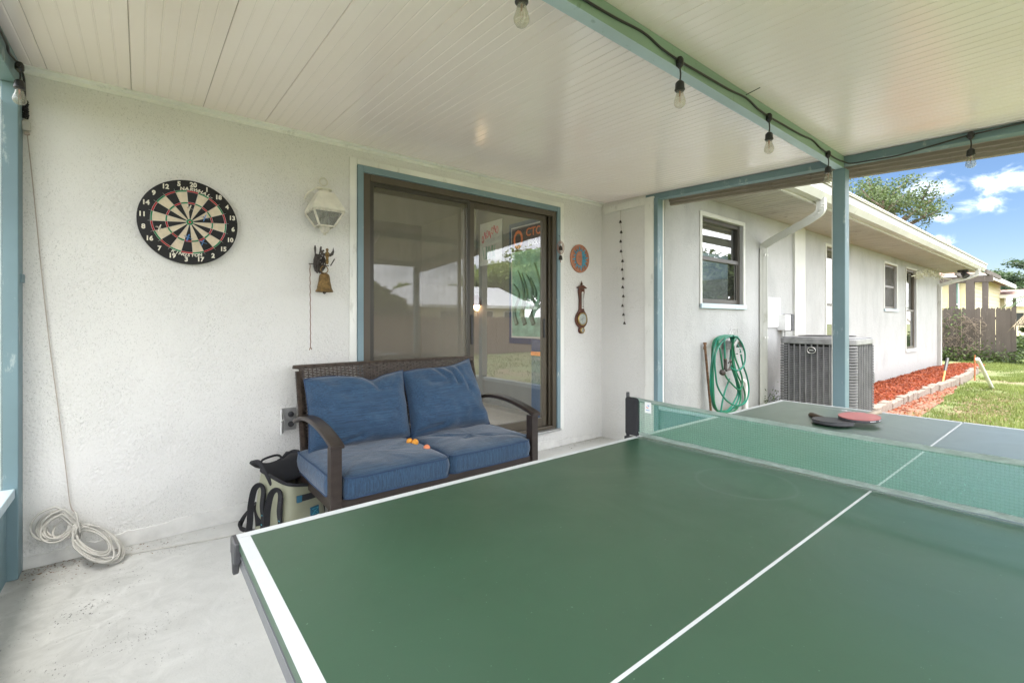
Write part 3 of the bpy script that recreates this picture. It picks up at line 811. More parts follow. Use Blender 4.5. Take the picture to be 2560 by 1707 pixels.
# white cornice strip along the wall, and the header board over the return wall
m = MB(); m.prism([(0, 0), (-.045, 0), (-.045, -.008), (-.01, -.012), (-.01, -.03), (0, -.03)], lambda a, b, d: (d, WY + a, 2.4525 + b), -.50, WX); m.build('cornice', 'white_paint', cover)
MB().box(WX - .022, WING + .10, 2.335, WX, WY - .05, 2.405).build('header_board', 'white_paint', cover, bevel=.003)
def slope_box(name, x0, x1, y0, y1, d0, d1, mat, bev=.004):
    MB().add([(x, y, cz(y) + d) for d in (d0, d1) for y in (y0, y1) for x in (x0, x1)], [(0, 2, 3, 1), (4, 5, 7, 6), (0, 1, 5, 4), (2, 6, 7, 3), (0, 4, 6, 2), (1, 3, 7, 5)]).build(name, mat, cover, bevel=bev)
# end beam over the right side, left beam, outer beam; the green cross beam
slope_box('beam', 3.815, 3.90, -1.0, WING + .10, -.055, -.002, 'blue_paint')
slope_box('beam', -.535, -.45, -1.0, WY - .002, -.12, -.002, 'blue_paint')
def two_tone(x0, x1, y0, y1, z0, z1):
    # one beam, the lower face painted pale blue and the sides green
    m = MB(); m.box(x0, y0, z0, x1, y1, z1); m.m = [1, 0, 0, 0, 0, 0]
    m.build('beam', ['green_paint', 'pale_blue_paint'], cover, bevel=.003)
zb = cz(1.13)
two_tone(-.448, 3.813, 1.095, 1.148, 2.274, zb - .002)
two_tone(-.448, 3.813, -.90, -.82, cz(-.86) - .085, cz(-.86) - .006)
def post(x0, x1, y0, y1, z1, mat='blue_paint'):
    MB().box(x0, y0, .002, x1, y1, z1).build('post', mat, cover, bevel=.004)
post(3.80, 3.885, 1.085, 1.160, 2.272)
post(3.80, 3.885, -.90, -.82, cz(-.9) - .087)
post(-.535, -.452, -.90, -.82, cz(-.9) - .122)
post(-.535, -.452, 1.085, 1.160, cz(1.1) - .122)
post(3.80, 3.885, WING - .045, WING - .002, 2.38)
MB().box(WX - .022, WING + .0, .002, WX - .002, WING + .10, 2.40).build('corner_board', 'white_paint', cover, bevel=.003)
post(-.505, -.447, 3.16, WY - .002, cz(3.2) - .122)
MB().box(-.475, 3.2, 1.4, -.44, WY, 1.44).build('bracket', 'blue_paint', cover)
# white edge trim on the middle post
MB().box(3.886, 1.09, .45, 3.894, 1.158, zb - .09).build('edge_strip', 'white_paint', cover)
MB().box(3.80, 1.161, .45, 3.885, 1.165, zb - .09).build('edge_strip', 'white_paint', cover)
# ribbed edge of the roof outside the end beam
def gutz(y): return 2.345 - .06 * (2.72 - y)
prof = [(0, 0), (0, .085), (.03, .085), (.03, .10), (-.10, .10), (-.10, .088), (-.045, .083), (-.045, .062), (-.035, .057), (-.035, .035), (-.02, .030), (-.02, .006)]
m = MB(); ya, yb = -1.15, 2.72
m.prism(prof, lambda a, b, d: (4.04 + a, d, gutz(d) + b), ya, WING - .03); m.build('roof_gutter', 'taupe_metal', cover)
# knee walls: blue kick panels under a rail
def knee(p, q, mat='blue_paint'):
    p = Vector(p); q = Vector(q); d = (q - p).normalized()
    MB().bar(p + Vector((0, 0, .405)), q + Vector((0, 0, .405)), .075, .045).build('rail', 'pale_blue_paint', cover, bevel=.004)
    MB().bar(p + Vector((0, 0, .19)), q + Vector((0, 0, .19)), .02, .37).build('kick_panel', mat, cover)
knee((3.842, 1.17, .004), (3.842, WING - .05, .004)); knee((3.842, -.82, .004), (3.842, 1.083, .004))
knee((-.45, -.86, .004), (3.80, -.86, .004))
knee((-.495, 1.17, .004), (-.495, 3.158, .004), 'blue_paint'); knee((-.495, -.82, .004), (-.495, 1.083, .004))
MB().box(-.50, 1.17, .435, -.497, 3.158, cz(1.2) - .13).build('insect_screen', 'insect_screen', cover)

# ================================================================== table tennis table
TZ = .76; TX0, TX1, TY0, TY1 = .159, 2.900, -.385, 1.140; NX = 1.5295
table = thing('tennis_table', (NX, .3775, 0), 'large green table tennis table with white lines and grey frame', 'table')
for a, b in ((TX0, NX - .003), (NX + .003, TX1)):
    MB().box(a, TY0, TZ - .018, b, TY1, TZ).build('tabletop', 'table_green', table, bevel=.0015)
    for q in ((a, TY0, b, TY0 + .022), (a, TY1 - .022, b, TY1)): MB().box(q[0] + .0005, q[1] + .0005, TZ + .0001, q[2] - .0005, q[3] - .0005, TZ + .0006).build('side_line', 'line_white', table)
    MB().box(a + .03, .3750, TZ + .0001, b - .001, .3805, TZ + .0006).build('centre_line', 'line_white', table)
    e = (a + .0005, a + .0235) if a == TX0 else (b - .0235, b - .0005)
    MB().box(e[0], TY0 + .0225, TZ + .0001, e[1], TY1 - .0225, TZ + .0006).build('end_line', 'line_white', table)
    f = MB(); frame = []
    f.box(a + .004, TY0 + .004, TZ - .062, b - .004, TY0 + .028, TZ - .0185); f.box(a + .004, TY1 - .028, TZ - .062, b - .004, TY1 - .004, TZ - .0185)
    f.box(a + .004, TY0 + .03, TZ - .062, a + .028, TY1 - .03, TZ - .0185); f.box(b - .028, TY0 + .03, TZ - .062, b - .004, TY1 - .03, TZ - .0185)
    f.box(a + .002, TY0 + .002, TZ - .034, a + .0035, TY1 - .002, TZ - .030)
    f.build('apron', 'frame_grey', table, bevel=.003)
for cx, cy, sx, sy in ((TX0, TY1, -1, 1), (TX0, TY0, -1, -1), (TX1, TY1, 1, 1), (TX1, TY0, 1, -1)):
    m = MB(); poly = [(-.045, .003), (.008, .003), (.010, -.010), (.008, -.028), (-.002, -.040), (-.010, -.062), (-.016, -.074), (-.020, -.060), (-.028, -.045), (-.045, -.040)]
    m.prism(poly, lambda a, b, d: (cx + sx * (d), cy + sy * (a * 1.0), TZ - .004 + b - .0), -.004, .009)
    m.prism([(-.05, .0), (.009, .0), (.009, -.035), (-.05, -.03)], lambda a, b, d: (cx + sx * a, cy + sy * (d), TZ - .004 + b), .0005, .011)
    m.build('corner_guard', 'charcoal_edge', table, bevel=.003, smooth=True)
for x in (.45, 1.30, 1.76, 2.60):
    for y in (TY0 + .12, TY1 - .12):
        MB().box(x - .02, y - .02, .002, x + .02, y + .02, TZ - .063).build('leg', 'frame_grey', table, bevel=.004)
    MB().box(x - .015, TY0 + .141, .2, x + .015, TY1 - .141, .23).build('crossbar', 'frame_grey', table, bevel=.004)
# the white star and sweep printed at the far corner
m = MB()
def decal(a, b, d): return (2.80 + b * 1.0, .80 + a, TZ + .0007 + d)
st = []
for i in range(10):
    r = .028 if i % 2 == 0 else .011
    st.append((r * math.sin(PI * i / 5) , r * math.cos(PI * i / 5)))
m.prism(st, lambda a, b, d: decal(a, b, d), 0, .0003)
m.prism([(-.02, -.002), (-.15, -.006), (-.15, -.008), (-.02, -.007)], decal, 0, .0003); m.prism([(.02, .004), (.15, .012), (.15, .010), (.02, -.001)], decal, 0, .0003)
m.build('printed_star', 'line_white', table)

# ---- net
net = thing('table_net', (NX, .3775, TZ), 'green mesh net with pale tapes across the green table', 'net')
NY0, NY1 = TY0 - .035, 1.175
def sag(y): t = (y - NY0) / (NY1 - NY0); return -.010 * 4 * t * (1 - t)
m = MB()
m.grid(lambda u, v: (NX + .003 * math.sin(u * 40) * (1 - abs(2 * v - 1)), NY0 + u * (NY1 - .05 - NY0), .776 + v * (.902 - .776 + sag(NY0 + u * (NY1 - NY0)))), 90, 6)
m.build('mesh_cloth', 'net_mesh', net, smooth=True)
def tape(z0, z1, k, name):
    m = MB()
    m.grid(lambda u, v: ((lambda y: (NX + .0035 * math.cos(2 * PI * v) + .0012 * math.sin(y * 23), y, z0 + sag(y) * k + (z1 - z0) * (.5 - .5 * math.cos(PI * (2 * v if v < .5 else 2 - 2 * v))) + .0006 * math.sin(y * 51)))(NY0 + u * (NY1 - .02 - NY0))), 110, 13)
    m.build(name, 'net_tape', net, smooth=True)
t = NT('net_tape'); t.color(t.ramp(t.noise(20, 6, .7, (1, 1, 4)), [(.35, (.36, .43, .39)), (.6, (.52, .60, .56))])); t.rough(.85); t.bump(t.noise(90, 3, .6, (1, 1, .2)), .4, .002)
tape(.897, .915, 1, 'top_tape'); tape(.766, .781, .2, 'bottom_tape')
for yy, s in ((1.152, 1), (TY0 - .012, -1)):
    m = MB(); m.lathe([(.007, 0), (.007, .205), (.006, .21)], (NX, yy + s * .022, .72), 10); m.box(NX - .012, yy + s * .002, .70, NX + .012, yy + s * .03, .755)
    m.build('net_post', 'black_plastic', net, smooth=True)
    m = MB(); m.box(NX - .012, yy - s * .03 if s > 0 else yy, .762, NX + .012, yy + .03 if s > 0 else yy + .03, .912); m.build('sleeve', 'black_fabric', net, bevel=.009)
lab = MB(); lab.box(NX - .0055, 1.062, .862, NX - .0047, 1.090, .903); lo = lab.build('tag', 'tag_white', net)
def sw(a, b, d): return (NX - .0058 - d, 1.076 - a, .886 + b)
m = MB()
for a0, mt in ((0.3, 0), (0.3 + PI, 1)):
    pts = [(math.cos(a0 + i * .3) * (.0075 - .0004 * i), math.sin(a0 + i * .3) * (.0075 - .0004 * i)) for i in range(10)] + [(math.cos(a0 + i * .3) * (.0038 + .0001 * i), math.sin(a0 + i * .3) * (.0038)) for i in range(9, -1, -1)]
    m.prism(pts, sw, 0, .0003, mt)
m.box(NX - .0062, 1.068, .8715, NX - .0058, 1.084, .8735, 0)
m.build('logo', ['logo_blue', 'logo_red'], lo)

# ---- paddles
def paddle(name, c, ang, tilt, z, face, wood, label):
    root = thing(name, (c[0], c[1], z), label, 'paddle', 'table tennis paddles on the table')
    def M(p):
        q = Matrix.Rotation(ang, 3, 'Z') @ Matrix.Rotation(tilt, 3, 'Y') @ Vector(p); return (c[0] + q.x, c[1] + q.y, z + q.z)
    out = [(.079 * math.cos(t) * (1.03 if math.cos(t) > 0 else 1), .076 * math.sin(t)) for t in [2 * PI * i / 40 for i in range(40)]]
    m = MB(); m.prism(out, lambda a, b, d: M((a, b, d)), -.0030, .0030); m.build('blade', wood, root)
    m = MB(); m.prism([(a * .995, b * .995) for a, b in out], lambda a, b, d: M((a, b, d)), .0031, .0072); m.build('rubber', face, root)
    m = MB(); m.prism([(a * .995, b * .995) for a, b in out], lambda a, b, d: M((a, b, d)), -.0072, -.0031); m.build('rubber', 'rubber_black', root)
    m = MB(); m.prism([(a * 1.004, b * 1.004) for a, b in out], lambda a, b, d: M((a, b, d)), -.0040, .0040)
    e = m.build('edge_tape', 'charcoal_edge', root)
    m = MB()
    for k in range(3):
        t0 = -2.2 + k * .55
        for j in range(7):
            tt = t0 + j * .045
            if j == 3 and k == 1: continue
            p0 = (.0800 * math.cos(tt) * 1.0, .0768 * math.sin(tt)); p1 = (.0800 * math.cos(tt + .03), .0768 * math.sin(tt + .03))
            s_ = 1.012
            m.add([M((p0[0] * s_, p0[1] * s_, -.0018)), M((p1[0] * s_, p1[1] * s_, -.0018)), M((p1[0] * s_, p1[1] * s_, .0018)), M((p0[0] * s_, p0[1] * s_, .0018))], [(0, 1, 2, 3)])
    m.build('edge_print', 'tag_white', root)
    m = MB(); hs_ = [(.060, .012, .006), (.075, .0145, .009), (.12, .0125, .0105), (.155, .0135, .0115), (.172, .0155, .012), (.178, .013, .009)]
    vs = []
    for x, w, h in hs_: vs += [M((x, w * math.cos(t), h * math.sin(t))) for t in [2 * PI * i / 12 for i in range(12)]]
    k = len(hs_); m.add(vs, [(j * 12 + i, j * 12 + (i + 1) % 12, (j + 1) * 12 + (i + 1) % 12, (j + 1) * 12 + i) for j in range(k - 1) for i in range(12)] + [tuple(range(12))[::-1], tuple((k - 1) * 12 + i for i in range(12))])
    m.build('handle', wood, root, smooth=True)
paddle('paddle', (2.385, .728), math.atan2(.16, .157), R(1.5), TZ + .0130, 'rubber_black', 'paddle_dark_wood', 'black faced paddle with dark handle lying under the red one')
paddle('paddle', (2.478, .655), math.atan2(-.16, .95), R(-3), TZ + .0300, 'rubber_red', 'paddle_wood', 'red faced paddle with pale wooden handle resting on the black one')

# ================================================================== loveseat
sofa = thing('loveseat', (1.41, 2.75, 0), 'dark wicker loveseat with blue striped cushions and curved brown arms', 'sofa')
BX0, BX1 = .775, 2.045
def backy(z): return 2.965 + .135 * (z - .40) / .53
# frame of the back, then the weave
for i, x in enumerate((BX0 + .015, BX1 - .015)):
    MB().tube([(x, backy(z) + .01, z) for z in (.02, .4, .7, .905)], .016, 8).build('back_post', 'brown_metal', sofa, smooth=True)
MB().tube(smoothcurve([(BX0 + .004, backy(.80) + .005, .80), (BX0 + .012, backy(.915) + .005, .915), (BX0 + .06, backy(.93) + .005, .932), (BX1 - .06, backy(.93) + .005, .932), (BX1 - .02, backy(.915) + .005, .915), (BX1 - .012, backy(.86) + .005, .86)], 4), .011, 8).build('top_rail', 'wicker', sofa, smooth=True)
m = MB(); nst = 50; rows = 52
for r_ in range(rows):
    z = .38 + r_ * (.55 / rows); pts = []
    for k in range(nst * 2 + 1):
        x = BX0 + (BX1 - BX0) * k / (nst * 2); s_ = math.cos(PI * (k / 2 + r_)) if k % 2 == 0 else 0
        zz = z if z < .90 else z - .0 
        pts.append((x, backy(z) - .003 - .0062 * s_, zz))
    m.sweep(pts, [(-.0022, -.0042), (.0022, -.0042), (.0022, .0042), (-.0022, .0042)])
m.build('wicker_back', 'wicker', sofa, kind='stuff')
m = MB()
for k in range(nst + 1):
    x = BX0 + (BX1 - BX0) * k / nst; m.bar((x, backy(.38) - .003, .38), (x, backy(.93) - .003, .93), .006, .005)
m.build('wicker_stakes', 'wicker', sofa, kind='stuff')
m = MB()
for r_ in range(60):        # wrapped edges at both sides
    z = .38 + r_ * .0088
    for x in (BX0 - .004, BX1 + .004): m.tube([(x - .016, backy(z) - .012, z), (x, backy(z) - .018, z + .002), (x + .014, backy(z) - .012, z + .004), (x + .014, backy(z) + .014, z), (x - .016, backy(z) + .014, z)], .0045, 5, closed=True)
m.build('wrapped_edge', 'wicker', sofa, kind='stuff', smooth=True)
for sx, x0 in ((1, .727), (-1, 2.028)):
    x1 = x0 + .060
    MB().box(x0 + .003, 2.335, .002, x1 - .003, 2.395, .588).build('leg', 'brown_metal', sofa, bevel=.004)
    MB().box(x0 + .005, 3.0, .002, x1 - .005, 3.05, .38).build('leg', 'brown_metal', sofa, bevel=.004)
    pts = smoothcurve([(0, 2.318, .596), (0, 2.42, .625), (0, 2.56, .652), (0, 2.72, .664), (0, 2.86, .655), (0, 2.96, .634), (0, 3.04, .606)], 5)
    m = MB(); m.sweep([(x0 + .03, p.y, p.z) for p in pts], [(-.034, -.010), (.034, -.010), (.034, .008), (.026, .012), (-.026, .012), (-.034, .008)]); m.build('armrest', 'brown_metal', sofa, bevel=.003)
    MB().box(x0 + .01, 2.396, .27, x1 - .01, 2.999, .33).build('side_rail', 'brown_metal', sofa, bevel=.003)
MB().box(.785, 2.348, .215, 2.03, 2.388, .325).build('front_rail', 'brown_metal', sofa, bevel=.004)
MB().box(.785, 2.39, .285, 2.03, 3.02, .305).build('seat_deck', 'brown_metal', sofa)
def seat(name, outline, z0, z1, seed, dip):
    P = []; n = len(outline)
    for i in range(n):      # densify and round the corners
        a, b = Vector(outline[i] + (0,)), Vector(outline[(i + 1) % n] + (0,)); L = (b - a).length; k = max(2, int(L / .035)); r_ = min(.03, L * .3) / L
        P += [a.lerp(b, r_ + (1 - 2 * r_) * j / k) for j in range(k + 1)]
    P = smoothcurve(P, 2, True); cx = sum(p.x for p in P) / len(P); cy = sum(p.y for p in P) / len(P); c = Vector((cx, cy, 0)); n = len(P)
    def wob(p, k): return noise.noise(Vector((p.x * 5 + seed, p.y * 5, k)))
    rings = []; H = z1 - z0
    for t, ins in ((0, .10), (0, .0)): rings.append([Vector((c.x + (p.x - c.x) * (1 - ins), c.y + (p.y - c.y) * (1 - ins), z0 + .004 * wob(p, 1))) for p in P])
    for t in (.15, .35, .55, .75, .92, 1.0):
        bl = .010 * math.sin(PI * t); rings.append([Vector((p.x, p.y, 0)) + (p - c).normalized() * (bl + .004 * wob(p, t * 3)) + Vector((0, 0, z0 + H * t + .006 * wob(p, 9) * t)) for p in P])
    sideend = len(rings) - 1
    for ins, dz in ((.03, .008), (.08, .015), (.16, .022), (.28, .028), (.45, .031), (.65, .030), (.85, .028), (1.0, .027)):
        ring = []
        for p in P:
            q = c + (p - c) * (1 - ins)
            w = .007 * noise.noise(Vector((q.x * 9 + seed, q.y * 6, 2))) + .004 * noise.noise(Vector((q.x * 22 + seed, q.y * 15, 5)))
            for (dx, dy, amp, ang_, wid) in dip:
                ux = (q.x - dx) * math.cos(ang_) + (q.y - dy) * math.sin(ang_); uy = -(q.x - dx) * math.sin(ang_) + (q.y - dy) * math.cos(ang_)
                w -= amp * math.exp(-(uy / wid) ** 2 - (ux / .13) ** 2)
            ring.append(Vector((q.x, q.y, z1 + dz + w * min(1, ins * 8) + .006 * wob(p, 9) * (1 - ins))))
        rings.append(ring)
    m = MB(); vs = [v for r in rings for v in r]
    for j in range(len(rings) - 1):
        m.f += [(j * n + i, j * n + (i + 1) % n, (j + 1) * n + (i + 1) % n, (j + 1) * n + i) for i in range(n)]
        m.m += [1 if 1 <= j < sideend else 0] * n
    m.v = [tuple(v) for v in vs]; m.f.append(tuple(range(n))[::-1]); m.m.append(0)
    o = m.build(name, ['blue_fabric', 'blue_fabric_upright'], sofa, smooth=True)
    for j in (1, sideend):
        MB().tube([p + (p - c).normalized() * .003 for p in rings[j]], .0038, 6, closed=True).build('piping', 'blue_piping', o, smooth=True)
seat('seat_cushion', [(.737, 2.99), (.737, 2.412), (.800, 2.405), (.802, 2.325), (1.398, 2.322), (1.402, 2.99)], .325, .430, 1.0, [(1.25, 2.65, .010, .6, .02)])
seat('seat_cushion', [(1.414, 2.99), (1.412, 2.335), (2.018, 2.335), (2.020, 2.405), (2.082, 2.412), (2.080, 2.99)], .327, .428, 5.0, [(1.62, 2.70, .016, -.5, .018), (1.70, 2.62, .016, -.5, .018), (1.80, 2.56, .014, -.5, .015), (1.55, 2.82, .014, -.4, .02)])
def pillow(c00, c10, c11, c01, T, seed, topfn, creases):
    c00, c10, c11, c01 = map(Vector, (c00, c10, c11, c01)); nrm = (c10 - c00).cross(c01 - c00).normalized()
    if nrm.y > 0: nrm = -nrm
    n = 46
    def pt(u, v, side):
        # edges bow in a little between the corners
        p = c00 * (1 - u) * (1 - v) + c10 * u * (1 - v) + c11 * u * v + c01 * (1 - u) * v
        ctr = (c00 + c10 + c11 + c01) / 4
        bow = .04 * (4 * u * (1 - u)) * abs(2 * v - 1) ** 3 + .04 * (4 * v * (1 - v)) * abs(2 * u - 1) ** 3
        p = p + (ctr - p) * bow; p.z += topfn(u) * v ** 3
        e = (max(0, 1 - abs(2 * u - 1) ** 3.2) * max(0, 1 - abs(2 * v - 1) ** 3.2)) ** .5
        w = .018 * noise.noise(Vector((u * 4 + seed, v * 4, side * 3))) + .010 * noise.noise(Vector((u * 10 + seed, v * 9, side * 3)))
        rad = .012 * math.sin(7 * math.atan2(v - .5, u - .5) + seed) * (max(abs(2 * u - 1), abs(2 * v - 1)) ** 3)
        for (cu, cv, du, dv, amp, wid) in creases:
            L2 = du * du + dv * dv; tt = max(0, min(1, ((u - cu) * du + (v - cv) * dv) / L2)); dd = math.hypot(u - cu - du * tt, v - cv - dv * tt)
            w -= amp * math.exp(-(dd / wid) ** 2)
        th = T * e + (w + rad) * min(1, e * 2)
        return p + nrm * (th if side > 0 else -th * .45)
    m = MB(); m.grid(lambda u, v: pt(u, v, 1), n, n); m.grid(lambda u, v: pt(u, v, -1), n, n)
    o = m.build('back_cushion', 'blue_fabric', sofa, smooth=True)
    per = [pt(i / 24, 0, 1) for i in range(24)] + [pt(1, i / 24, 1) for i in range(24)] + [pt(1 - i / 24, 1, 1) for i in range(24)] + [pt(0, 1 - i / 24, 1) for i in range(24)]
    MB().tube(per, .0042, 6, closed=True).build('piping', 'blue_piping', o, smooth=True)
pillow((.768, 2.86, .445), (1.418, 2.86, .445), (1.418, 2.99, .868), (.775, 2.99, .862), .105, 2.0,
       lambda u: .012 * math.sin(u * 7) - .022 * math.exp(-((u - .66) / .08) ** 2), [(.62, 1.0, .05, -.22, .022, .035), (.15, .02, .3, .10, .018, .03), (.03, .62, .10, -.06, .02, .03), (.9, .95, -.1, -.2, .015, .03)])
pillow((1.415, 2.84, .442), (2.035, 2.82, .455), (1.955, 2.98, .935), (1.412, 2.98, .850), .108, 7.0,
       lambda u: .016 * math.sin(u * 5 + 1), [(.40, .98, .14, -.20, .030, .04), (.60, .98, .05, -.30, .026, .035), (.72, 1.0, .06, -.45, .016, .03), (.30, .75, .22, -.03, .02, .04), (.05, .05, .3, .05, .015, .03)])

for (u, v), mt, lab, dz in (((1024, 1103), 'ball_orange', 'orange table tennis ball leftmost in the gap between the seat cushions', .462), ((1038, 1105), 'ball_orange', 'orange table tennis ball in the middle of the three on the loveseat', .462), ((1067, 1119), 'ball_peach', 'reddish peach table tennis ball nearest the front of the loveseat', .452)):
    p = at_z(u, v, dz); m = MB(); m.lathe([(.02 * math.sin(PI * i / 12) + .0001, -.02 * math.cos(PI * i / 12)) for i in range(13)], p, 16)
    tag(m.build('ball', mt, smooth=True), lab, 'ball', 'table tennis balls on the loveseat')

# ================================================================== cooler bag
bx, by = .675, 2.885
bag = thing('cooler_bag', (bx, by, 0), 'olive soft cooler bag with open black lid and black straps beside loveseat', 'bag')
BR = Matrix.Rotation(R(22), 3, 'Z')
def B(x, y, z):
    q = BR @ Vector((x, y, 0)); return Vector((bx + q.x, by + q.y, z))
def se(t, p=.42): c, s = math.cos(t), math.sin(t); return (abs(c) ** p * (1 if c > 0 else -1), abs(s) ** p * (1 if s > 0 else -1))
def body(u, v, off=0, ins=0):
    x, y = se(2 * PI * u, .45); zt = .335 - .05 * (x * .6 - y * .5 + .3)     # the rim slopes to the front
    f = 1.0 - .20 * v ** 1.5 + .025 * math.sin(PI * v)
    n_ = .004 * noise.noise(Vector((x * 2, y * 2, v * 5)))
    return B((.142 * f + off + n_ - ins) * x, (.170 * f + off + n_ - ins) * y, .006 + v * zt)
m = MB(); m.grid(lambda u, v: body(u, v), 64, 22, closed_u=True); m.add([body(i / 32, 0) for i in range(32)], [tuple(range(32))[::-1]])
m.build('bag_body', 'bag_olive', bag, smooth=True)
m = MB(); m.grid(lambda u, v: body(u, .98 - .5 * v, -.012), 48, 5, closed_u=True); m.add([body(i / 32, .55, -.014) for i in range(32)], [tuple(range(32))]); m.build('lining', 'bag_lining', bag, smooth=True)
MB().tube([body(i / 48, 1.0, 0) for i in range(48)], .010, 6, closed=True).build('rim', 'black_fabric', bag, smooth=True)
# things packed inside
m = MB(); random.seed(3)
for k in range(7):
    p = B(random.uniform(-.04, .07), random.uniform(-.09, -.02), random.uniform(.235, .262)); m.bar(p, p + Vector((random.uniform(-.04, .04), random.uniform(-.04, .04), random.uniform(0, .02))), .02, .012, k % 4)
m.build('packets', ['teal_print', 'black_plastic', 'tag_white', 'copper'], bag, bevel=.002, kind='stuff')
# lid flap folded back over the far side
def lid(u, v):
    x = -.112 + .224 * u; lift = .06 * math.sin(PI * min(1, v * 1.05)) + .065 * v
    y = .02 + .19 * v; curl = .03 * (abs(2 * u - 1) ** 3)
    return B(x * (1 + .10 * math.sin(PI * v)), y - .02, .305 + lift + curl * (.4 + v))
m = MB(); m.grid(lambda u, v: lid(u, v), 20, 14); lf = m.build('lid', 'black_fabric', bag, smooth=True)
s_ = lf.modifiers.new('thick', 'SOLIDIFY'); s_.thickness = .012
rim = [lid(0, i / 10) for i in range(11)] + [lid(i / 10, 1) for i in range(1, 11)] + [lid(1, 1 - i / 10) for i in range(1, 11)]
MB().tube([p + Vector((0, 0, -.006)) for p in rim], .013, 6).build('lid_edge', 'black_fabric', lf, smooth=True)
MB().tube(smoothcurve([lid(.25, 1), lid(.3, .97) + Vector((0, .02, .03)), lid(.7, .97) + Vector((0, .02, .035)), lid(.8, .9)], 5), .007, 6).build('pull_loop', 'black_fabric', lf, smooth=True)
def ribbon(pts, w, th, name, mat, side=None):
    P = smoothcurve(pts, 6); m = MB(); m.sweep(P, [(-w / 2, -th / 2), (w / 2, -th / 2), (w / 2, th / 2), (-w / 2, th / 2)], up=side or (0, 0, 1)); return m.build(name, mat, bag, smooth=False)
# two carrying loops on the left-hand face
nL = BR @ Vector((-1, 0, 0)); nF = BR @ Vector((0, -1, 0))
for yc in (.075, -.075):
    fx = -.148
    P = [B(fx + .005, yc - .045, .13), B(fx - .004, yc - .045, .20), B(fx + .010, yc - .035, .285), B(fx + .0, yc - .018, .312), B(fx - .014, yc + .01, .285), B(fx - .020, yc + .030, .20), B(fx - .018, yc + .042, .11), B(fx - .02, yc + .045, .05), B(fx - .003, yc + .035, .035)]
    ribbon(P, .032, .007, 'carry_strap', 'black_fabric', side=tuple(nL))
    m = MB(); p0, p1 = B(fx - .004, yc - .045, .07), B(fx + .012, yc - .04, .27)
    m.bar(p0, p1, .026, .008, up=tuple(nL)); st_ = m.build('webbing', 'black_fabric', bag, bevel=.002)
    m = MB()
    for k in range(4):
        q = p0.lerp(p1, .15 + .25 * k) + nL * .006; m.bar(q - Vector((0, .008, 0)), q + Vector((0, .008, .003)), .003, .002)
    m.build('stitch', 'teal_print', st_, kind='stuff')
m = MB(); q = B(-.152, -.12, .045); m.tube([q + Vector((0, 0, .03)), q + Vector((0, -.014, .012)), q + Vector((0, -.010, -.014)), q + Vector((0, .010, -.014)), q + Vector((0, .014, .012))], .004, 6, closed=True); m.build('buckle', 'black_plastic', bag, smooth=True)
# front grab band, label and clip on the right-hand face
yb_ = -.152
m = MB(); pts = smoothcurve([B(-.07, -.150, .245), B(-.02, -.160, .243), B(.05, -.160, .240), B(.105, -.145, .245), B(.128, -.11, .252)], 6)
m.sweep(pts, [(-.003, -.017), (.003, -.017), (.003, .017), (-.003, .017)]); m.build('grab_band', 'black_fabric', bag)
m = MB(); m.bar(B(-.072, -.156, .245), B(-.045, -.161, .244), .006, .036, up=(0, 0, 1)); m.build('patch', 'bag_blue', bag)
m = MB(); m.bar(B(.030, -.168, .178), B(.030, -.172, .130), .052, .006, up=tuple(nF)); pa = m.build('patch', 'bag_blue', bag)
m = MB()
for a, b in (((.010, .170), (.050, .140)), ((.050, .170), (.010, .140)), ((.010, .170), (.050, .170)), ((.010, .140), (.050, .140))): m.bar(B(a[0], -.176, a[1]), B(b[0], -.176, b[1]), .0016, .001)
m.build('stitch', 'teal_print', pa, kind='stuff')
m = MB(); m.bar(B(.006, -.178, .124), B(.054, -.178, .127), .006, .004); m.build('white_print', 'tag_white', bag)
m = MB(); m.bar(B(.030, -.174, .122), B(.030, -.176, .098), .05, .012, up=tuple(nF)); m.tube([B(.008, -.176, .10), B(.004, -.182, .075), B(.018, -.184, .052), B(.042, -.184, .052), B(.056, -.182, .075), B(.052, -.176, .10)], .004, 6); m.tube([B(.03, -.18, .10), B(.03, -.186, .06)], .006, 6); m.build('clip', 'black_plastic', bag, smooth=True)
ribbon([B(.148, -.06, .17), B(.165, -.08, .10), B(.16, -.06, .04)], .028, .005, 'side_strap', 'black_fabric', side=(1, 0, 0))
# shoulder strap trailing on the floor to the left
def FL(u, v, z): return at_z(u, v, z)
P = [B(-.16, .04, .10), at_y(640, 1262, 3.0), at_y(622, 1275, 3.02), at_z(607, 1296, .05), at_z(600, 1318, .012), at_z(618, 1328, .010), at_z(640, 1330, .016), at_z(660, 1330, .012)]
ribbon(P, .036, .013, 'shoulder_strap', 'black_fabric')
m = MB(); q = at_y(628, 1270, 2.99); m.bar(q, q + Vector((.03, 0, .022)), .044, .014); m.build('strap_pad', 'black_fabric', bag, bevel=.004)

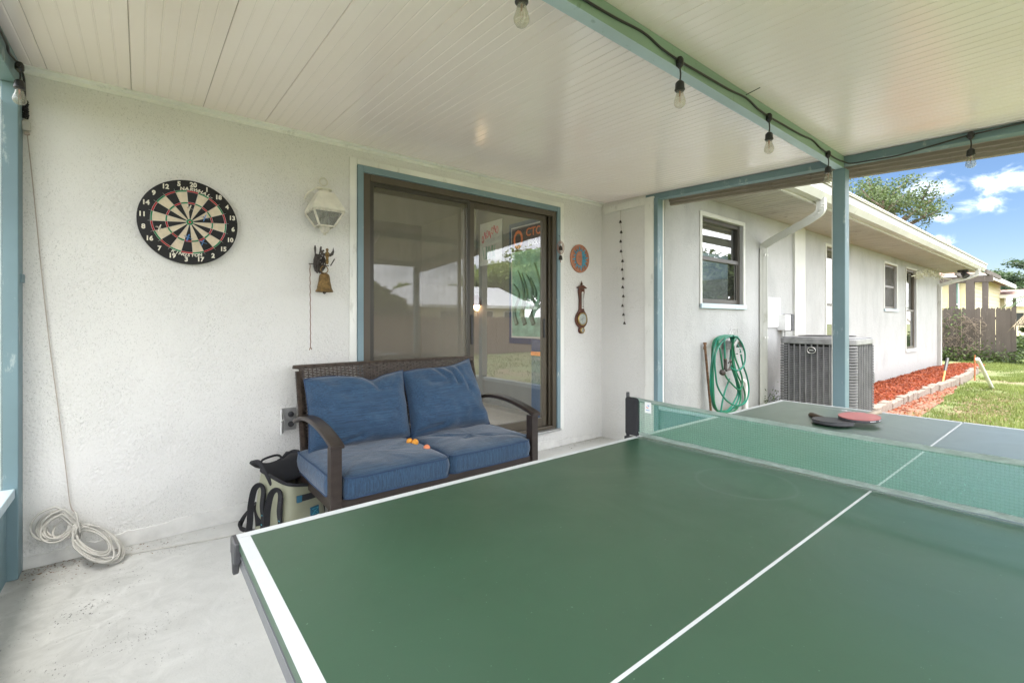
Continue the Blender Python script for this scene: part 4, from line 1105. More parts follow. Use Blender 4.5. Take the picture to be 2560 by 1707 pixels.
# ================================================================== dartboard and darts
DB = Vector((.222, 3.262, 1.778)); DR = .2375; ROT = R(4.4)
def D(a, b, d): return (DB.x + a, DB.y - d, DB.z + b)
board = thing('dartboard', tuple(DB), 'round bristle dartboard with white numbers hung on stucco wall', 'dartboard')
m = MB(); m.lathe([(DR - .008, -.002), (DR, .003), (DR, .034), (DR - .006, .038)], DB, 72, axis=(0, -1, 0)); m.build('board', 'board_black', board, smooth=True)
SC = DR / .2255; FZ = .0385
r_bull, r_in, r_out, t0_, t1_, d0_, d1_ = .00635 * SC, .0159 * SC, .0159 * SC, .099 * SC, .107 * SC, .162 * SC, .170 * SC
def pol(r, a, z): a = PI / 2 - a - ROT; return D(r * math.cos(a), r * math.sin(a), z)
m = MB()
for i in range(20):
    for r0, r1, k in ((r_in, t0_, 0), (t0_, t1_, 1), (t1_, d0_, 0), (d0_, d1_, 1)):
        mt = (0 if i % 2 == 0 else 1) if k == 0 else (2 if i % 2 == 0 else 3)
        a0 = (i - .5) * PI / 10; n = 5
        vs = [pol(r, a0 + PI / 10 * j / n, FZ) for r in (r0, r1) for j in range(n + 1)]
        m.add(vs, [(j, j + 1, n + 2 + j, n + 1 + j) for j in range(n)], mt)
for r0, r1, mt in ((r_bull, r_in, 3), (.0001, r_bull, 2)):
    vs = [pol(r, 2 * PI * j / 24, FZ) for r in (r0, r1) for j in range(24)]; m.add(vs, [(j, (j + 1) % 24, 24 + (j + 1) % 24, 24 + j) for j in range(24)], mt)
m.build('scoring_face', ['board_black', 'board_cream', 'board_red', 'board_green'], board)
m = MB()
for r in (r_bull, r_in, t0_, t1_, d0_, d1_): m.tube([pol(r, 2 * PI * j / 64, FZ + .0008) for j in range(64)], .0007, 4, closed=True)
for i in range(20): a = (i - .5) * PI / 10; m.tube([pol(r_in, a, FZ + .0008), pol(d1_ + .012, a, FZ + .0008)], .0006, 4)
m.build('wire', 'steel_wire', board)
for i, nn in enumerate((20, 1, 18, 4, 13, 6, 10, 15, 2, 17, 3, 19, 7, 16, 8, 11, 14, 9, 12, 5)):
    a = PI / 2 - i * PI / 10 - ROT; cx, cy = .2140 * math.cos(a), .2140 * math.sin(a); m = MB()
    text_on(m, str(nn), .035, lambda x, y, z: D(cx + x * .95, cy + y * 1.0, FZ + .001 + z), bold=.04); m.build('number', 'print_white', board)
for word, r, a_0, a_1, flip in (('NARWHAL', .1875, -19, 27, 1), ('KINGSTON', .1885, 203, 158, -1)):
    m = MB(); n = len(word)
    for k, ch in enumerate(word):
        a = R(a_0 + (a_1 - a_0) * (k + .5) / n); th = PI / 2 - a - ROT; cx, cy = r * math.cos(th), r * math.sin(th); ro = (th - PI / 2) if flip > 0 else (th + PI / 2)
        text_on(m, ch, .0255 if flip > 0 else .0235, lambda x, y, z: D(cx + x * 1.08 * math.cos(ro) - y * math.sin(ro), cy + x * 1.08 * math.sin(ro) + y * math.cos(ro), FZ + .001 + z), bold=.03, shear=.2)
    m.build('lettering', 'print_white', board)
m = MB(); th = PI / 2 - R(29.5) - ROT; text_on(m, 'TM', .007, lambda x, y, z: D(.186 * math.cos(th) + x, .186 * math.sin(th) + y, FZ + .001 + z)); m.build('lettering', 'print_white', board)
def dart(px, lab, body, fl, tiltx=0):
    e = at_y(320 + px[0] / 5.807, 420 + px[1] / 5.807, 3.105); tip = e + Vector((-.012 + tiltx, .112, .030)); tip.y = DB.y - .036; d = (tip - e).normalized()
    root = thing('dart', tuple(tip), lab, 'dart', 'darts stuck in the dartboard')
    MB().tube([e + (tip - e) * .70, tip], .0012, 6).build('point', 'steel_wire', root)
    MB().lathe([(.002, 0), (.0038, .006), (.0038, .030), (.0028, .036)], e + d * .055, 10, axis=d).build('barrel', body, root, smooth=True)
    MB().lathe([(.002, 0), (.002, .035)], e + d * .02, 8, axis=d).build('shaft', body, root, smooth=True)
    s1 = d.orthogonal().normalized(); s2 = d.cross(s1)
    for k in range(4):
        a = PI / 4 + k * PI / 2 + .3; s_ = s1 * math.cos(a) + s2 * math.sin(a)
        nn = d.cross(s_) * .0006
        pts = [e + d * .040 + s_ * .002, e + d * .028 + s_ * .018, e + d * .006 + s_ * .020, e + s_ * .002]
        m = MB(); m.add([p - nn for p in pts] + [p + nn for p in pts], [(0, 1, 2, 3), (7, 6, 5, 4), (0, 4, 5, 1), (1, 5, 6, 2), (2, 6, 7, 3), (3, 7, 4, 0)]); m.build('flight', fl, root)
dart((905, 590), 'cream flighted dart near the top of the dartboard under 20', 'dart_brown', 'flight_cream')
dart((1120, 730), 'blue flighted dart alone at the right of the bullseye', 'dart_brown', 'flight_blue', .01)
dart((465, 875), 'brown and white dart at the left of the dartboard', 'dart_brown', 'print_white')
dart((880, 1015), 'blue and grey dart straight below the bullseye', 'steel_wire', 'flight_blue')
dart((1092, 1085), 'pink and blue dart at the lower right of the bullseye', 'flight_pink', 'flight_blue', .01)

# ================================================================== wall lantern
LX, LY = .940, 3.135
lan = thing('wall_lantern', (LX, LY, 1.93), 'cream painted metal wall lantern hanging beside the door', 'lamp')
def sq(z, h): return [(LX - h, LY - h, z), (LX + h, LY - h, z), (LX + h, LY + h, z), (LX - h, LY + h, z)]
def frust(m, levels):
    vs = [p for z, h in levels for p in sq(z, h)]; k = len(levels)
    m.add(vs, [(j * 4 + i, j * 4 + (i + 1) % 4, j * 4 + 4 + (i + 1) % 4, j * 4 + 4 + i) for j in range(k - 1) for i in range(4)] + [(3, 2, 1, 0), tuple((k - 1) * 4 + i for i in range(4))])
m = MB(); frust(m, [(1.925, .098), (1.932, .100), (1.94, .098), (2.042, .050), (2.046, .048)]); m.build('hood', 'cream_enamel', lan, bevel=.002)
m = MB(); m.lathe([(.028, 0), (.028, .018), (.045, .020), (.047, .024), (.030, .028), (.012, .030)], (LX, LY, 2.046), 20); m.build('cap', 'cream_enamel', lan, smooth=True)
m = MB()
for z, h in ((1.918, .094), (1.828, .046)):
    c = sq(z, h)
    for i in range(4): m.bar(c[i], c[(i + 1) % 4], .010, .010)
a, b = sq(1.918, .094), sq(1.828, .046)
for i in range(4): m.bar(a[i], b[i], .010, .010)
m.build('frame', 'rusty_white', lan)
for i in range(4):
    n0 = (Vector(a[i]) + Vector(a[(i + 1) % 4]) - 2 * Vector((LX, LY, 1.918))).normalized() * .002
    p = [Vector(a[i]) * .98 + Vector((LX, LY, 1.918)) * .02, Vector(a[(i + 1) % 4]) * .98 + Vector((LX, LY, 1.918)) * .02, Vector(b[(i + 1) % 4]) * .98 + Vector((LX, LY, 1.828)) * .02, Vector(b[i]) * .98 + Vector((LX, LY, 1.828)) * .02]
    m = MB(); m.add([q - n0 for q in p] + [q for q in p], [(0, 1, 2, 3), (7, 6, 5, 4), (0, 4, 5, 1), (1, 5, 6, 2), (2, 6, 7, 3), (3, 7, 4, 0)]); m.build('pane', 'lantern_glass', lan)
m = MB(); m.lathe([(.001, 1.772), (.010, 1.776), (.008, 1.786), (.022, 1.792), (.030, 1.812), (.034, 1.826), (.046, 1.830), (.030, 1.842), (.012, 1.850)], (LX, LY, 0), 16); m.build('finial', 'rusty_white', lan, smooth=True)
m = MB(); m.lathe([(.012, 1.84), (.014, 1.90)], (LX, LY, 0), 10); m.lathe([(.014, 0), (.022, .02), (.018, .05), (.004, .065)], (LX, LY, 1.865), 12); m.build('bulb', 'lantern_glass', lan, smooth=True)
m = MB(); m.tube(smoothcurve([(LX, LY, 2.07), (LX - .03, LY + .03, 2.085), (LX - .075, WY - .03, 2.06), (LX - .09, WY - .005, 2.02)], 5), .006, 6); m.lathe([(.045, 0), (.045, .012), (.02, .03)], (LX - .0, WY - .001, 1.93), 20, axis=(0, -1, 0)); m.bar((LX, WY - .02, 1.94), (LX, LY + .09, 1.94), .02, .02); m.build('bracket', 'cream_enamel', lan, smooth=True)
m = MB(); c = at_y(809, 455, WY - .008); m.tube([(c.x + .026 * math.cos(t), c.y, c.z + .026 * math.sin(t)) for t in [2 * PI * i / 24 for i in range(24)]], .004, 6, closed=True)
tag(m.build('wall_ring', 'cream_enamel', smooth=True), 'small white painted ring on the wall above the lantern', 'ring')

# ================================================================== bell with winged figure
bl = at_y(811, 705, 3.165); BXc, BYc = bl.x, 3.165
bell = thing('door_bell', (BXc, 3.26, 1.6), 'aged brass bell with winged figure on bracket below the lantern', 'bell')
def wz(v, y=3.165): return at_y(811, v, y).z
zt, zb_ = wz(684), wz(730)
m = MB(); H = zt - zb_
m.lathe([(.006, H + .004), (.020, H), (.030, H * .92), (.034, H * .80), (.036, H * .6), (.041, H * .4), (.045, H * .25), (.045, H * .2), (.050, H * .13), (.056, H * .03), (.054, 0), (.048, .003)], (BXc, BYc, zb_), 28); m.build('bell', 'aged_brass', bell, smooth=True)
m = MB(); m.lathe([(.001, -.012), (.010, -.006), (.011, 0), (.006, .008), (.003, .05)], (BXc, BYc, zb_ - .002), 12); m.build('clapper', 'dark_iron', bell, smooth=True)
m = MB(); zc_ = wz(674); m.tube([(BXc + .023 * math.cos(t), BYc, zc_ + .023 * math.sin(t)) for t in [2 * PI * i / 20 for i in range(20)]], .003, 6, closed=True); m.build('ring', 'aged_brass', bell, smooth=True)
rl = at_y(772, 659, 3.18); rr = at_y(822, 665, 3.18)
MB().tube([rl, rr], .0035, 6).build('rod', 'dark_iron', bell, smooth=True)
MB().bar((BXc, WY, wz(660)), (BXc, BYc - .005, wz(664)), .014, .012).build('bracket', 'dark_iron', bell)
s0 = at_y(775, 659, 3.18); s1 = at_y(776.5, 868, 3.19); pts = [s0.lerp(s1, i / 30) + Vector((.0015 * math.sin(i * 2.1), .0015 * math.cos(i * 2.1), 0)) for i in range(31)]
m = MB(); m.tube(pts, .0028, 6); m.tube([s1, s1 + Vector((-.008, 0, -.018))], .003, 5); m.tube([s1, s1 + Vector((.008, 0, -.016))], .003, 5); m.build('pull_string', 'string_brown', bell, smooth=True)
# figure: body and two wings; gnarled bracket behind it
fx = at_y(818, 640, 3.15)
m = MB(); m.lathe([(.006, -.055), (.010, -.04), (.008, -.015), (.014, .005), (.012, .022), (.005, .030), (.009, .036), (.009, .044), (.004, .050)], fx, 10); m.build('figure', 'aged_brass', bell, smooth=True)
for s in (-1, 1):
    poly = [(.004, .0), (.020, -.004), (.040, .010), (.046, .032), (.040, .060), (.034, .036), (.022, .018), (.006, .018)]
    m = MB(); m.prism([(s * a, b) for a, b in poly], lambda a, b, d: (fx.x + a, fx.y + d, fx.z + b), .0, .005); m.build('wing', 'dark_iron', bell, bevel=.001)
m = MB(); random.seed(11)
for k in range(16):
    b0 = Vector((BXc - .012 + random.uniform(-.028, .02), 3.215 + random.uniform(-.015, .02), wz(672) + random.uniform(-.03, .04)))
    m.tube(smoothcurve([b0, b0 + Vector((random.uniform(-.02, .02), random.uniform(-.02, .01), .05)), b0 + Vector((random.uniform(-.02, .03), random.uniform(-.02, .01), random.uniform(.08, .15)))], 4), .0055, 5, scales=[1 + .4 * math.sin(i * 2 + k) for i in range(9)])
m.build('branch', 'dark_iron', bell, smooth=True, kind='stuff')
m = MB()
for k in range(6): p = at_y(826 + k * 1.7, 664 - k * 2.8, 3.16); m.tube([p, p + Vector((.006, 0, .006))], .004, 5)
m.build('beads', 'dark_iron', bell, smooth=True, kind='stuff')

# ================================================================== small copper chime
cx_ = 3.19; CY = 3.235
ch = thing('wind_chime', (cx_, CY, 2.05), 'tiny copper wind chime with two bells beside the door trim', 'wind chime')
def cpt(u, v): return at_y(u, v, CY)
m = MB(); h0 = cpt(1400, 590); h1 = cpt(1401, 602); m.tube([h0 + Vector((-.01, .02, .01)), h0, h1, cpt(1401.5, 603)], .002, 5); m.build('hook', 'dark_iron', ch, smooth=True)
c0 = cpt(1401.6, 619); m = MB()
for rx, rz in ((.045, .062), (.028, .050)): m.tube([(c0.x + rx * math.cos(t), CY, c0.z + rz * math.sin(t)) for t in [2 * PI * i / 28 for i in range(28)]], .0025, 6, closed=True)
m.build('oval_loop', 'copper', ch, smooth=True)
for v in (621, 645):
    p = cpt(1401.6, v); m = MB(); m.lathe([(.003, .026), (.012, .022), (.017, .005), (.019, -.018)], p, 10); m.build('bell', 'dark_iron', ch, smooth=True)
m = MB(); m.tube([cpt(1401.6, 604), cpt(1401.6, 652)], .0015, 4); m.tube([cpt(1401.6, 652), cpt(1401.6, 656)], .003, 5); m.build('wire', 'copper', ch)

# ================================================================== sun and moon plaque
sp_ = at_y(1448.9, 646.8, 3.262); SR = .142
pl = thing('sun_plaque', tuple(sp_), 'round terracotta sun and moon plaque with blue rays', 'wall plaque')
def S(a, b, d): return (sp_.x + a * .95, WY - .004 - d, sp_.z + b)
m = MB(); m.prism(ngon(0, 0, SR, SR, 48), S, 0, .014); m.build('disc', 'terracotta', pl, bevel=.003)
m = MB(); m.prism(ngon(0, 0, .078, .078, 32), S, .0142, .019)
for k in range(16):
    a = 2 * PI * k / 16 + .1; w = .016; L = .127 if k % 2 == 0 else .110
    m.prism([(.074 * math.cos(a - .2), .074 * math.sin(a - .2)), (L * math.cos(a + .03), L * math.sin(a + .03)), (.074 * math.cos(a + .2), .074 * math.sin(a + .2))], S, .0142, .0175)
m.build('sun_rays', 'glaze_blue', pl)
cres = [(.070 * math.cos(t) - .006, .074 * math.sin(t)) for t in [PI * .42 + PI * 1.16 * i / 20 for i in range(21)]] + [(.012, -.055), (.018, -.03), (.014, -.018), (.024, -.008), (.016, .002), (.016, .030), (.010, .055)]
m = MB(); m.prism(cres, S, .0192, .025); m.build('moon_face', 'terracotta', pl, bevel=.002)
m = MB()
for ln in ([(-.045, .018), (-.03, .024), (-.012, .018)], [(-.04, .010), (-.028, .014), (-.016, .010), (-.028, .006), (-.04, .010)], [(-.004, -.028), (-.016, -.032)], [(.012, .02), (.035, .025), (.05, .018)], [(.012, -.038), (.030, -.036), (.05, -.03)], [(.04, .0), (.044, .008)]):
    m.tube([S(a, b, .0258 if a < .012 else .0205) for a, b in ln], .0013, 4)
for k in range(16):
    a = 2 * PI * (k + .5) / 16 + .1; m.tube([S(.09 * math.cos(a), .09 * math.sin(a), .0145), S(.130 * math.cos(a), .130 * math.sin(a), .0145)], .0013, 4)
m.build('drawn_lines', 'dark_line', pl)

# ================================================================== barometer
bp_ = at_y(1454.5, 797.4, 3.25); 
def K(a, b, d): return (bp_.x + a, WY - .003 - d, bp_.z + b)
bar_ = thing('barometer', tuple(K(0, 0, 0)), 'mahogany banjo barometer with white dial below the sun plaque', 'barometer')
half = [(0, -.148), (.022, -.145), (.036, -.130), (.040, -.112), (.034, -.094), (.030, -.086), (.045, -.078), (.068, -.058), (.084, -.028), (.086, .005), (.076, .040), (.055, .066), (.040, .082), (.033, .10), (.030, .15), (.030, .20), (.036, .24), (.042, .27), (.042, .298), (.038, .308)]
m = MB(); m.prism(half + [(-a, b) for a, b in reversed(half) if a > 0], K, 0, .020); m.build('case', 'mahogany', bar_, bevel=.004)
m = MB(); m.prism([(-.062, .308), (.062, .308), (.058, .318), (.012, .342), (-.012, .342), (-.058, .318)], K, 0, .032); m.build('pediment', 'mahogany', bar_, bevel=.002)
m = MB(); m.lathe([(.006, 0), (.012, .008), (.010, .018), (.004, .028), (.001, .045)], K(0, .342, .015), 10); m.build('finial', 'mahogany', bar_, smooth=True)
for cz_, r in ((0, .064), (-.113, .028)):
    m = MB(); m.lathe([(r, 0), (r, .012), (r - .006, .016), (r - .009, .010)], K(0, cz_, .020), 32, axis=(0, -1, 0), cap=False); rimo = m.build('rim', 'gold_rim', bar_, smooth=True)
    m = MB(); m.prism(ngon(0, cz_, r - .006, r - .006, 32), K, .020, .026); di = m.build('dial', 'dial_white', bar_)
    m = MB()
    for k in range(24 if r > .05 else 12):
        a = 2 * PI * k / (24 if r > .05 else 12); m.tube([K(.80 * r * math.cos(a), cz_ + .80 * r * math.sin(a), .0265), K(.72 * r * math.cos(a), cz_ + .72 * r * math.sin(a), .0265)], .0007, 4)
    m.tube([K(-.5 * r, cz_ - .2 * r, .028), K(.55 * r, cz_ + .3 * r, .028)], .0012, 4); m.tube([K(-.1 * r, cz_ - .5 * r, .029), K(.1 * r, cz_ + .5 * r, .029)], .001, 4)
    m.build('marks', 'dark_line', di)
    MB().prism(ngon(0, cz_, r - .008, r - .008, 32), K, .031, .032).build('cover_glass', 'dial_glass', bar_)
m = MB(); m.prism([(-.004, .105), (.020, .105), (.020, .265), (.014, .275), (.002, .275), (-.004, .265)], K, .0202, .024); th_ = m.build('thermometer', 'dial_white', bar_)
m = MB(); m.tube([K(.008, .115, .026), K(.008, .262, .026)], .0018, 5); m.lathe([(.005, 0), (.005, .004)], K(.008, .125, .024), 8, axis=(0, -1, 0))
for k in range(14): m.box(*(min(p, q) for p, q in zip(K(.011, .135 + k * .009, .0245), K(.017, .1356 + k * .009, .0242))), *(max(p, q) for p, q in zip(K(.011, .135 + k * .009, .0245), K(.017, .1356 + k * .009, .0242))))
m.build('marks', 'dark_line', th_)

# ================================================================== string of little bells on the return wall
bs = at_x(1555, 524, 3.797)
sb = thing('bell_string', tuple(bs), 'long string of tiny metal bells hanging on the return wall', 'string of bells')
ys = [180, 243, 300, 360, 420, 472, 528, 580, 635, 693, 748, 800]; xs_ = [466, 471, 468, 470, 479, 477, 482, 480, 484, 479, 485, 491]
P = [at_x(1360 + 470 / 2.45, 480 + 112 / 2.45, 3.80)] + [at_x(1360 + (x + 3) / 2.45, 480 + y / 2.45, 3.80) for x, y in zip(xs_, ys)]
MB().tube(P, .0013, 4).build('thread', 'string_brown', sb)
m = MB(); m.tube([bs + Vector((0, .014 * math.cos(t), .014 * math.sin(t))) for t in [2 * PI * i / 16 for i in range(16)]], .0015, 5, closed=True); m.build('ring', 'steel_wire', sb, smooth=True)
for p in P[1:]:
    m = MB(); m.lathe([(.002, .014), (.007, .010), (.010, -.002), (.015, -.012)], p + Vector((-.004, 0, -.004)), 8); m.build('bell', 'dark_iron', sb, smooth=True)

# ================================================================== outlet box behind the loveseat arm
ob = thing('wall_outlet', (.755, WY, .58), 'weatherproof wall outlet with its white cover flipped open', 'outlet')
m = MB(); m.box(.722, WY - .018, .515, .795, WY - .001, .655); m.build('plate', 'galvanised', ob, bevel=.003)
for z in (.552, .615):
    m = MB(); m.lathe([(.018, 0), (.018, .008), (.012, .010)], (.762, WY - .018, z), 16, axis=(0, -1, 0)); m.build('socket', 'box_dark', ob, smooth=True)
for z0, z1 in ((.588, .66), (.50, .582)):
    m = MB(); m.bar((.719, WY - .016, (z0 + z1) / 2), (.690, WY - .070, (z0 + z1) / 2), .006, z1 - z0); m.bar((.690, WY - .070, (z0 + z1) / 2), (.698, WY - .076, (z0 + z1) / 2), .006, z1 - z0); m.build('cover', 'box_white', ob, bevel=.003)

# ================================================================== string lights
sl = thing('string_lights', (1.75, 1.07, 2.3), 'black outdoor string lights with clear bulbs along the beams', 'string lights')
def bulb_at(x, y, zc, drop=.06, dirt=0):
    m = MB(); m.lathe([(.010, .022), (.016, .012), (.016, -.012), (.010, -.018), (.006, -.024)], (x, y, zc), 10); m.tube([(x - .018, y, zc + .004), (x + .018, y, zc - .002)], .008, 6) if abs(y - 1.07) < .1 else m.tube([(x, y - .018, zc + .004), (x, y + .018, zc - .002)], .008, 6)
    h = m.build('connector', 'black_plastic', sl, smooth=True)
    m = MB(); m.tube(smoothcurve([(x, y, zc - .02), (x + .003, y - .002, zc - .02 - drop * .5), (x, y, zc - .02 - drop)], 3), .0035, 6)
    zs = zc - .02 - drop; m.lathe([(.005, .006), (.011, .002), (.018, -.006), (.019, -.030), (.021, -.031), (.021, -.035), (.018, -.037), (.017, -.040)], (x, y, zs), 14); m.build('socket', 'black_plastic', h, smooth=True)
    m = MB(); zg = zs - .040; m.lathe([(.012, .004), (.0135, -.004), (.016, -.016), (.021, -.030), (.0245, -.043), (.023, -.054), (.017, -.063), (.009, -.068), (.001, -.070)], (x, y, zg), 18, cap=False); m.build('bulb', 'bulb_glass', h, smooth=True)
    m = MB(); m.lathe([(.004, .002), (.003, -.018), (.0008, -.022)], (x, y, zg), 6); m.tube([(x - .005, y, zg - .02), (x - .003, y, zg - .045), (x + .003, y, zg - .045), (x + .005, y, zg - .02)], .0007, 4); m.build('filament', 'copper', h)
BYL = 1.083; conn = [.05, .90, 1.755, 2.60, 3.468]
for x in conn: bulb_at(x, BYL, 2.288)
path = [(-.43, BYL, 2.32)]
for a, b in zip([-.8] + conn, conn + [3.74]):
    if a > -.5: path.append((a, BYL + .002, 2.296))
    mid = (a + b) / 2
    if a > -.5 and b < 3.6: path += [(a + .2 * (b - a), BYL + .004, 2.302), (a + .5 * (b - a), BYL + .008, 2.312), (a + .72 * (b - a), BYL + .009, 2.325), (a + .86 * (b - a), BYL + .006, 2.305)]
path += [(3.60, BYL, 2.292), (3.74, BYL - .003, 2.300), (3.792, 1.05, 2.290)]
ycon = [.462, -.36]
path += [(3.797, .95, 2.283), (3.80, .80, 2.276), (3.80, .62, 2.290), (3.795, .50, 2.300), (3.795, .462, 2.302), (3.795, .42, 2.302), (3.80, .2, 2.302), (3.80, 0, 2.275), (3.80, -.25, 2.28), (3.795, -.36, 2.29), (3.80, -.8, 2.28)]
for y in ycon: bulb_at(3.79, y, 2.296)
MB().tube(smoothcurve(path, 6), .0050, 7).build('cable', 'black_plastic', sl, smooth=True)
lc = at_x(23, 138, -.440)
pathl = [(-.40, BYL + .11, 2.33), (-.438, 1.5, 2.33), (-.44, 2.0, 2.36), (-.44, 2.5, 2.37), (-.44, 2.85, 2.385), (-.44, lc.y, lc.z + .01), (-.438, 3.12, 2.40), (-.438, 3.22, 2.385), (-.440, 3.255, 2.35), (-.439, 3.258, 2.30), (-.437, 3.258, 2.22)]
MB().tube(smoothcurve(pathl, 6), .0050, 7).build('cable', 'black_plastic', sl, smooth=True)
bulb_at(-.425, 3.03, lc.z, .04); bulb_at(-.425, 2.18, 2.36, .04)
m = MB(); random.seed(5)      # dirty tape wound round the joint
for k in range(10):
    z = 2.285 - k * .009; m.tube([(-.4385 + .010 * math.cos(t) + k * .0002, 3.252 + .006 * math.sin(t), z + .004 * math.sin(t * 2 + k)) for t in [2 * PI * i / 8 for i in range(8)]], .0035 + .001 * (k % 3), 5, closed=True)
m.build('tape_wrap', 'black_fabric', sl, kind='stuff')
m = MB(); m.bar((0, 0, 0), (0, 0, 0.001), .001, .001); 
z1 = at_x  # (measuring helper kept short)
# zip tie on the beam
q = Vector((2.33, BYL - .004, 2.325)); MB().tube([q, q + Vector((.02, -.06, .02))], .0022, 5).build('zip_tie', 'black_plastic', sl)

# ---- pale lead down the wall and the coiled extension cord on the floor
cord = thing('extension_cord', (-.35, 3.2, .1), 'coiled white extension cord hanging in the corner by the floor', 'cord')
p = [at_y(66, 302, 3.256), at_y(67, 318, 3.256)]
m = MB(); m.bar(at_y(65, 304, 3.25), at_y(67, 328, 3.25), .030, .022); m.build('plug', 'cord_white', cord, bevel=.004)
m = MB(); m.bar(at_y(67, 330, 3.25), at_y(68, 338, 3.25), .020, .016); m.build('plug', 'cord_pink', cord, bevel=.003)
line = [at_y(u, v, 3.258) for u, v in ((68, 335), (80, 440), (92, 560), (106, 700), (124, 860), (143, 1000), (157, 1110), (168, 1200), (176, 1262), (186, 1280))]
MB().tube(smoothcurve(line, 6), .0023, 6).build('lead', 'cord_pink', cord, smooth=True)
def cy_(u, v): return 3.240 - .200 * min(1, max(0, (v - 1322) / 95)) - (0.01 if u > 190 else 0)
def cp(u, v, k=0):
    q = at_y(u, v, cy_(u, v) - k); q.z = max(q.z, .007 + k * .3); return q
m = MB(); pts = []; random.seed(21)
for k in range(9):
    j = lambda s: random.uniform(-s, s); L = 1 - .09 * (k % 5) + j(.04); Rr = 1 - .075 * (k % 5) + j(.05); wx, wy = 186 + j(8), 1322 + j(10); off = .004 * k
    for t in range(14):
        a = 2 * PI * t / 14 - .3; pts.append(cp(wx - 50 * L - 50 * L * math.cos(a + PI) * -1 * -1, wy + 2 - 10 * L + 38 * L * math.sin(a) + 10 * math.cos(a) * -1, off)) if 1 <= t <= 12 else None
    for t in range(16):
        a = PI + 2 * PI * t / 16 + .2; x_, y_ = 66 * Rr * (1 + math.cos(a)), 36 * Rr * math.sin(a)
        pts.append(cp(wx + x_ * .90 - y_ * .30, wy + 8 + x_ * .44 + y_ * 1.0 + 0, off)) if 1 <= t <= 14 else None
MB().tube(smoothcurve([q for q in pts if q], 4), .0048, 6).build('coil', 'cord_white', cord, smooth=True)
m = MB()
for k in range(5):      # turns round the waist
    c = cp(184 + k * 3.2, 1318 + k * 3.5, .02); m.tube([c + Vector((.012 * math.cos(t) * (1 if True else 0), .030 * math.cos(t) * .6, .034 * math.sin(t))) for t in [2 * PI * i / 14 for i in range(14)]], .0048, 6, closed=True)
m.tube(smoothcurve([cp(168, 1330, .02), cp(176, 1305, .03), cp(186, 1280, .02), cp(192, 1290, .035), cp(200, 1330, .03)], 5), .0048, 6)
m.build('wrap', 'cord_white', cord, smooth=True)
tail = [cp(300, 1388, .01)] + [at_z(u, v, .005) for u, v in ((325, 1384), (380, 1374), (450, 1362), (520, 1350), (580, 1338), (640, 1322))] + [(.62, 3.1, .005), (1.2, 3.2, .005)]
MB().tube(smoothcurve(tail, 5), .0036, 6).build('tail', 'cord_white', cord, smooth=True)

# bits of leaf and grit blown into the corner
n = 260; c = np.stack([-.44 + np.abs(rng.normal(0, .28, n)), 3.262 - np.abs(rng.normal(0, .10, n)), np.full(n, .003)], 1)
n2 = 110; c2 = np.stack([3.78 - np.abs(rng.normal(0, .35, n2)), 3.262 - np.abs(rng.normal(0, .05, n2)), np.full(n2, .003)], 1)
vv, ff = cards(np.concatenate([c, c2]), .0055, .85, .45)
o = big_mesh('leaf_debris', vv, ff, 'dry_chip', rng.uniform(0, .6, n + n2)); tag(o, 'small dark bits of leaf and grit along the foot of the wall', 'debris')

# ================================================================== garden hose on its hanger
HY = 2.535
def HP(x, y, k=0): return at_y(1740 + x / 6.03, 800 + y / 6.03, HY - k)
han = thing('hose_hanger', tuple(HP(550, 350)), 'galvanised metal hose hanger screwed to the white wall', 'hose hanger')
m = MB(); m.tube([HP(470, 300, -.06), HP(540, 128, -.06), HP(622, 126, -.06), HP(636, 330, -.06)], .004, 6); m.tube([HP(520, 260, -.065), HP(556, 168, -.065), HP(602, 168, -.065), HP(608, 270, -.065)], .003, 6); m.build('wall_bracket', 'galvanised', han, smooth=True)
c = HP(550, 395); HRx, HRz = .088, .082
m = MB(); arc = [PI * (-.05 + 1.1 * i / 20) for i in range(21)]
m.grid(lambda u, v: (c.x + HRx * math.cos(PI * (-.05 + 1.1 * u)), WING - .01 - .15 * v, c.z - .02 + HRz * math.sin(PI * (-.05 + 1.1 * u))), 24, 3); o = m.build('trough', 'galvanised', han, smooth=True); o.modifiers.new('thick', 'SOLIDIFY').thickness = .003
m = MB(); fl = [(c.x + (HRx + .022) * math.cos(a), c.z - .02 + (HRz + .026) * math.sin(a)) for a in arc] + [(c.x - HRx * .98, c.z - .05), (c.x - .05, c.z - .085), (c.x + .05, c.z - .085), (c.x + HRx * .98, c.z - .05)] 
inn = [(c.x + (HRx - .006) * math.cos(a), c.z - .02 + (HRz - .006) * math.sin(a)) for a in arc]
yy = WING - .162
for (q, w) in ((0, 0),):
    n = len(arc); vs = [(fl[i][0], y_, fl[i][1]) for y_ in (yy, yy - .003) for i in range(n)] + [(inn[i][0], y_, inn[i][1]) for y_ in (yy, yy - .003) for i in range(n)]
    fs = []
    for i in range(n - 1): fs += [(i, i + 1, 2 * n + i + 1, 2 * n + i), (n + i, 3 * n + i, 3 * n + i + 1, n + i + 1), (i, n + i, n + i + 1, i + 1)]
    m.add(vs, fs)
m.bar((c.x - HRx, yy, c.z - .035), (c.x + HRx, yy, c.z - .035), .004, .05); m.bar((c.x - .055, yy + .0, c.z - .078), (c.x + .055, yy, c.z - .078), .03, .014)
m.build('lip', 'galvanised', han, bevel=.002)
hose = thing('garden_hose', tuple(HP(500, 800)), 'green garden hose hanging in long loops on the metal hanger', 'hose')
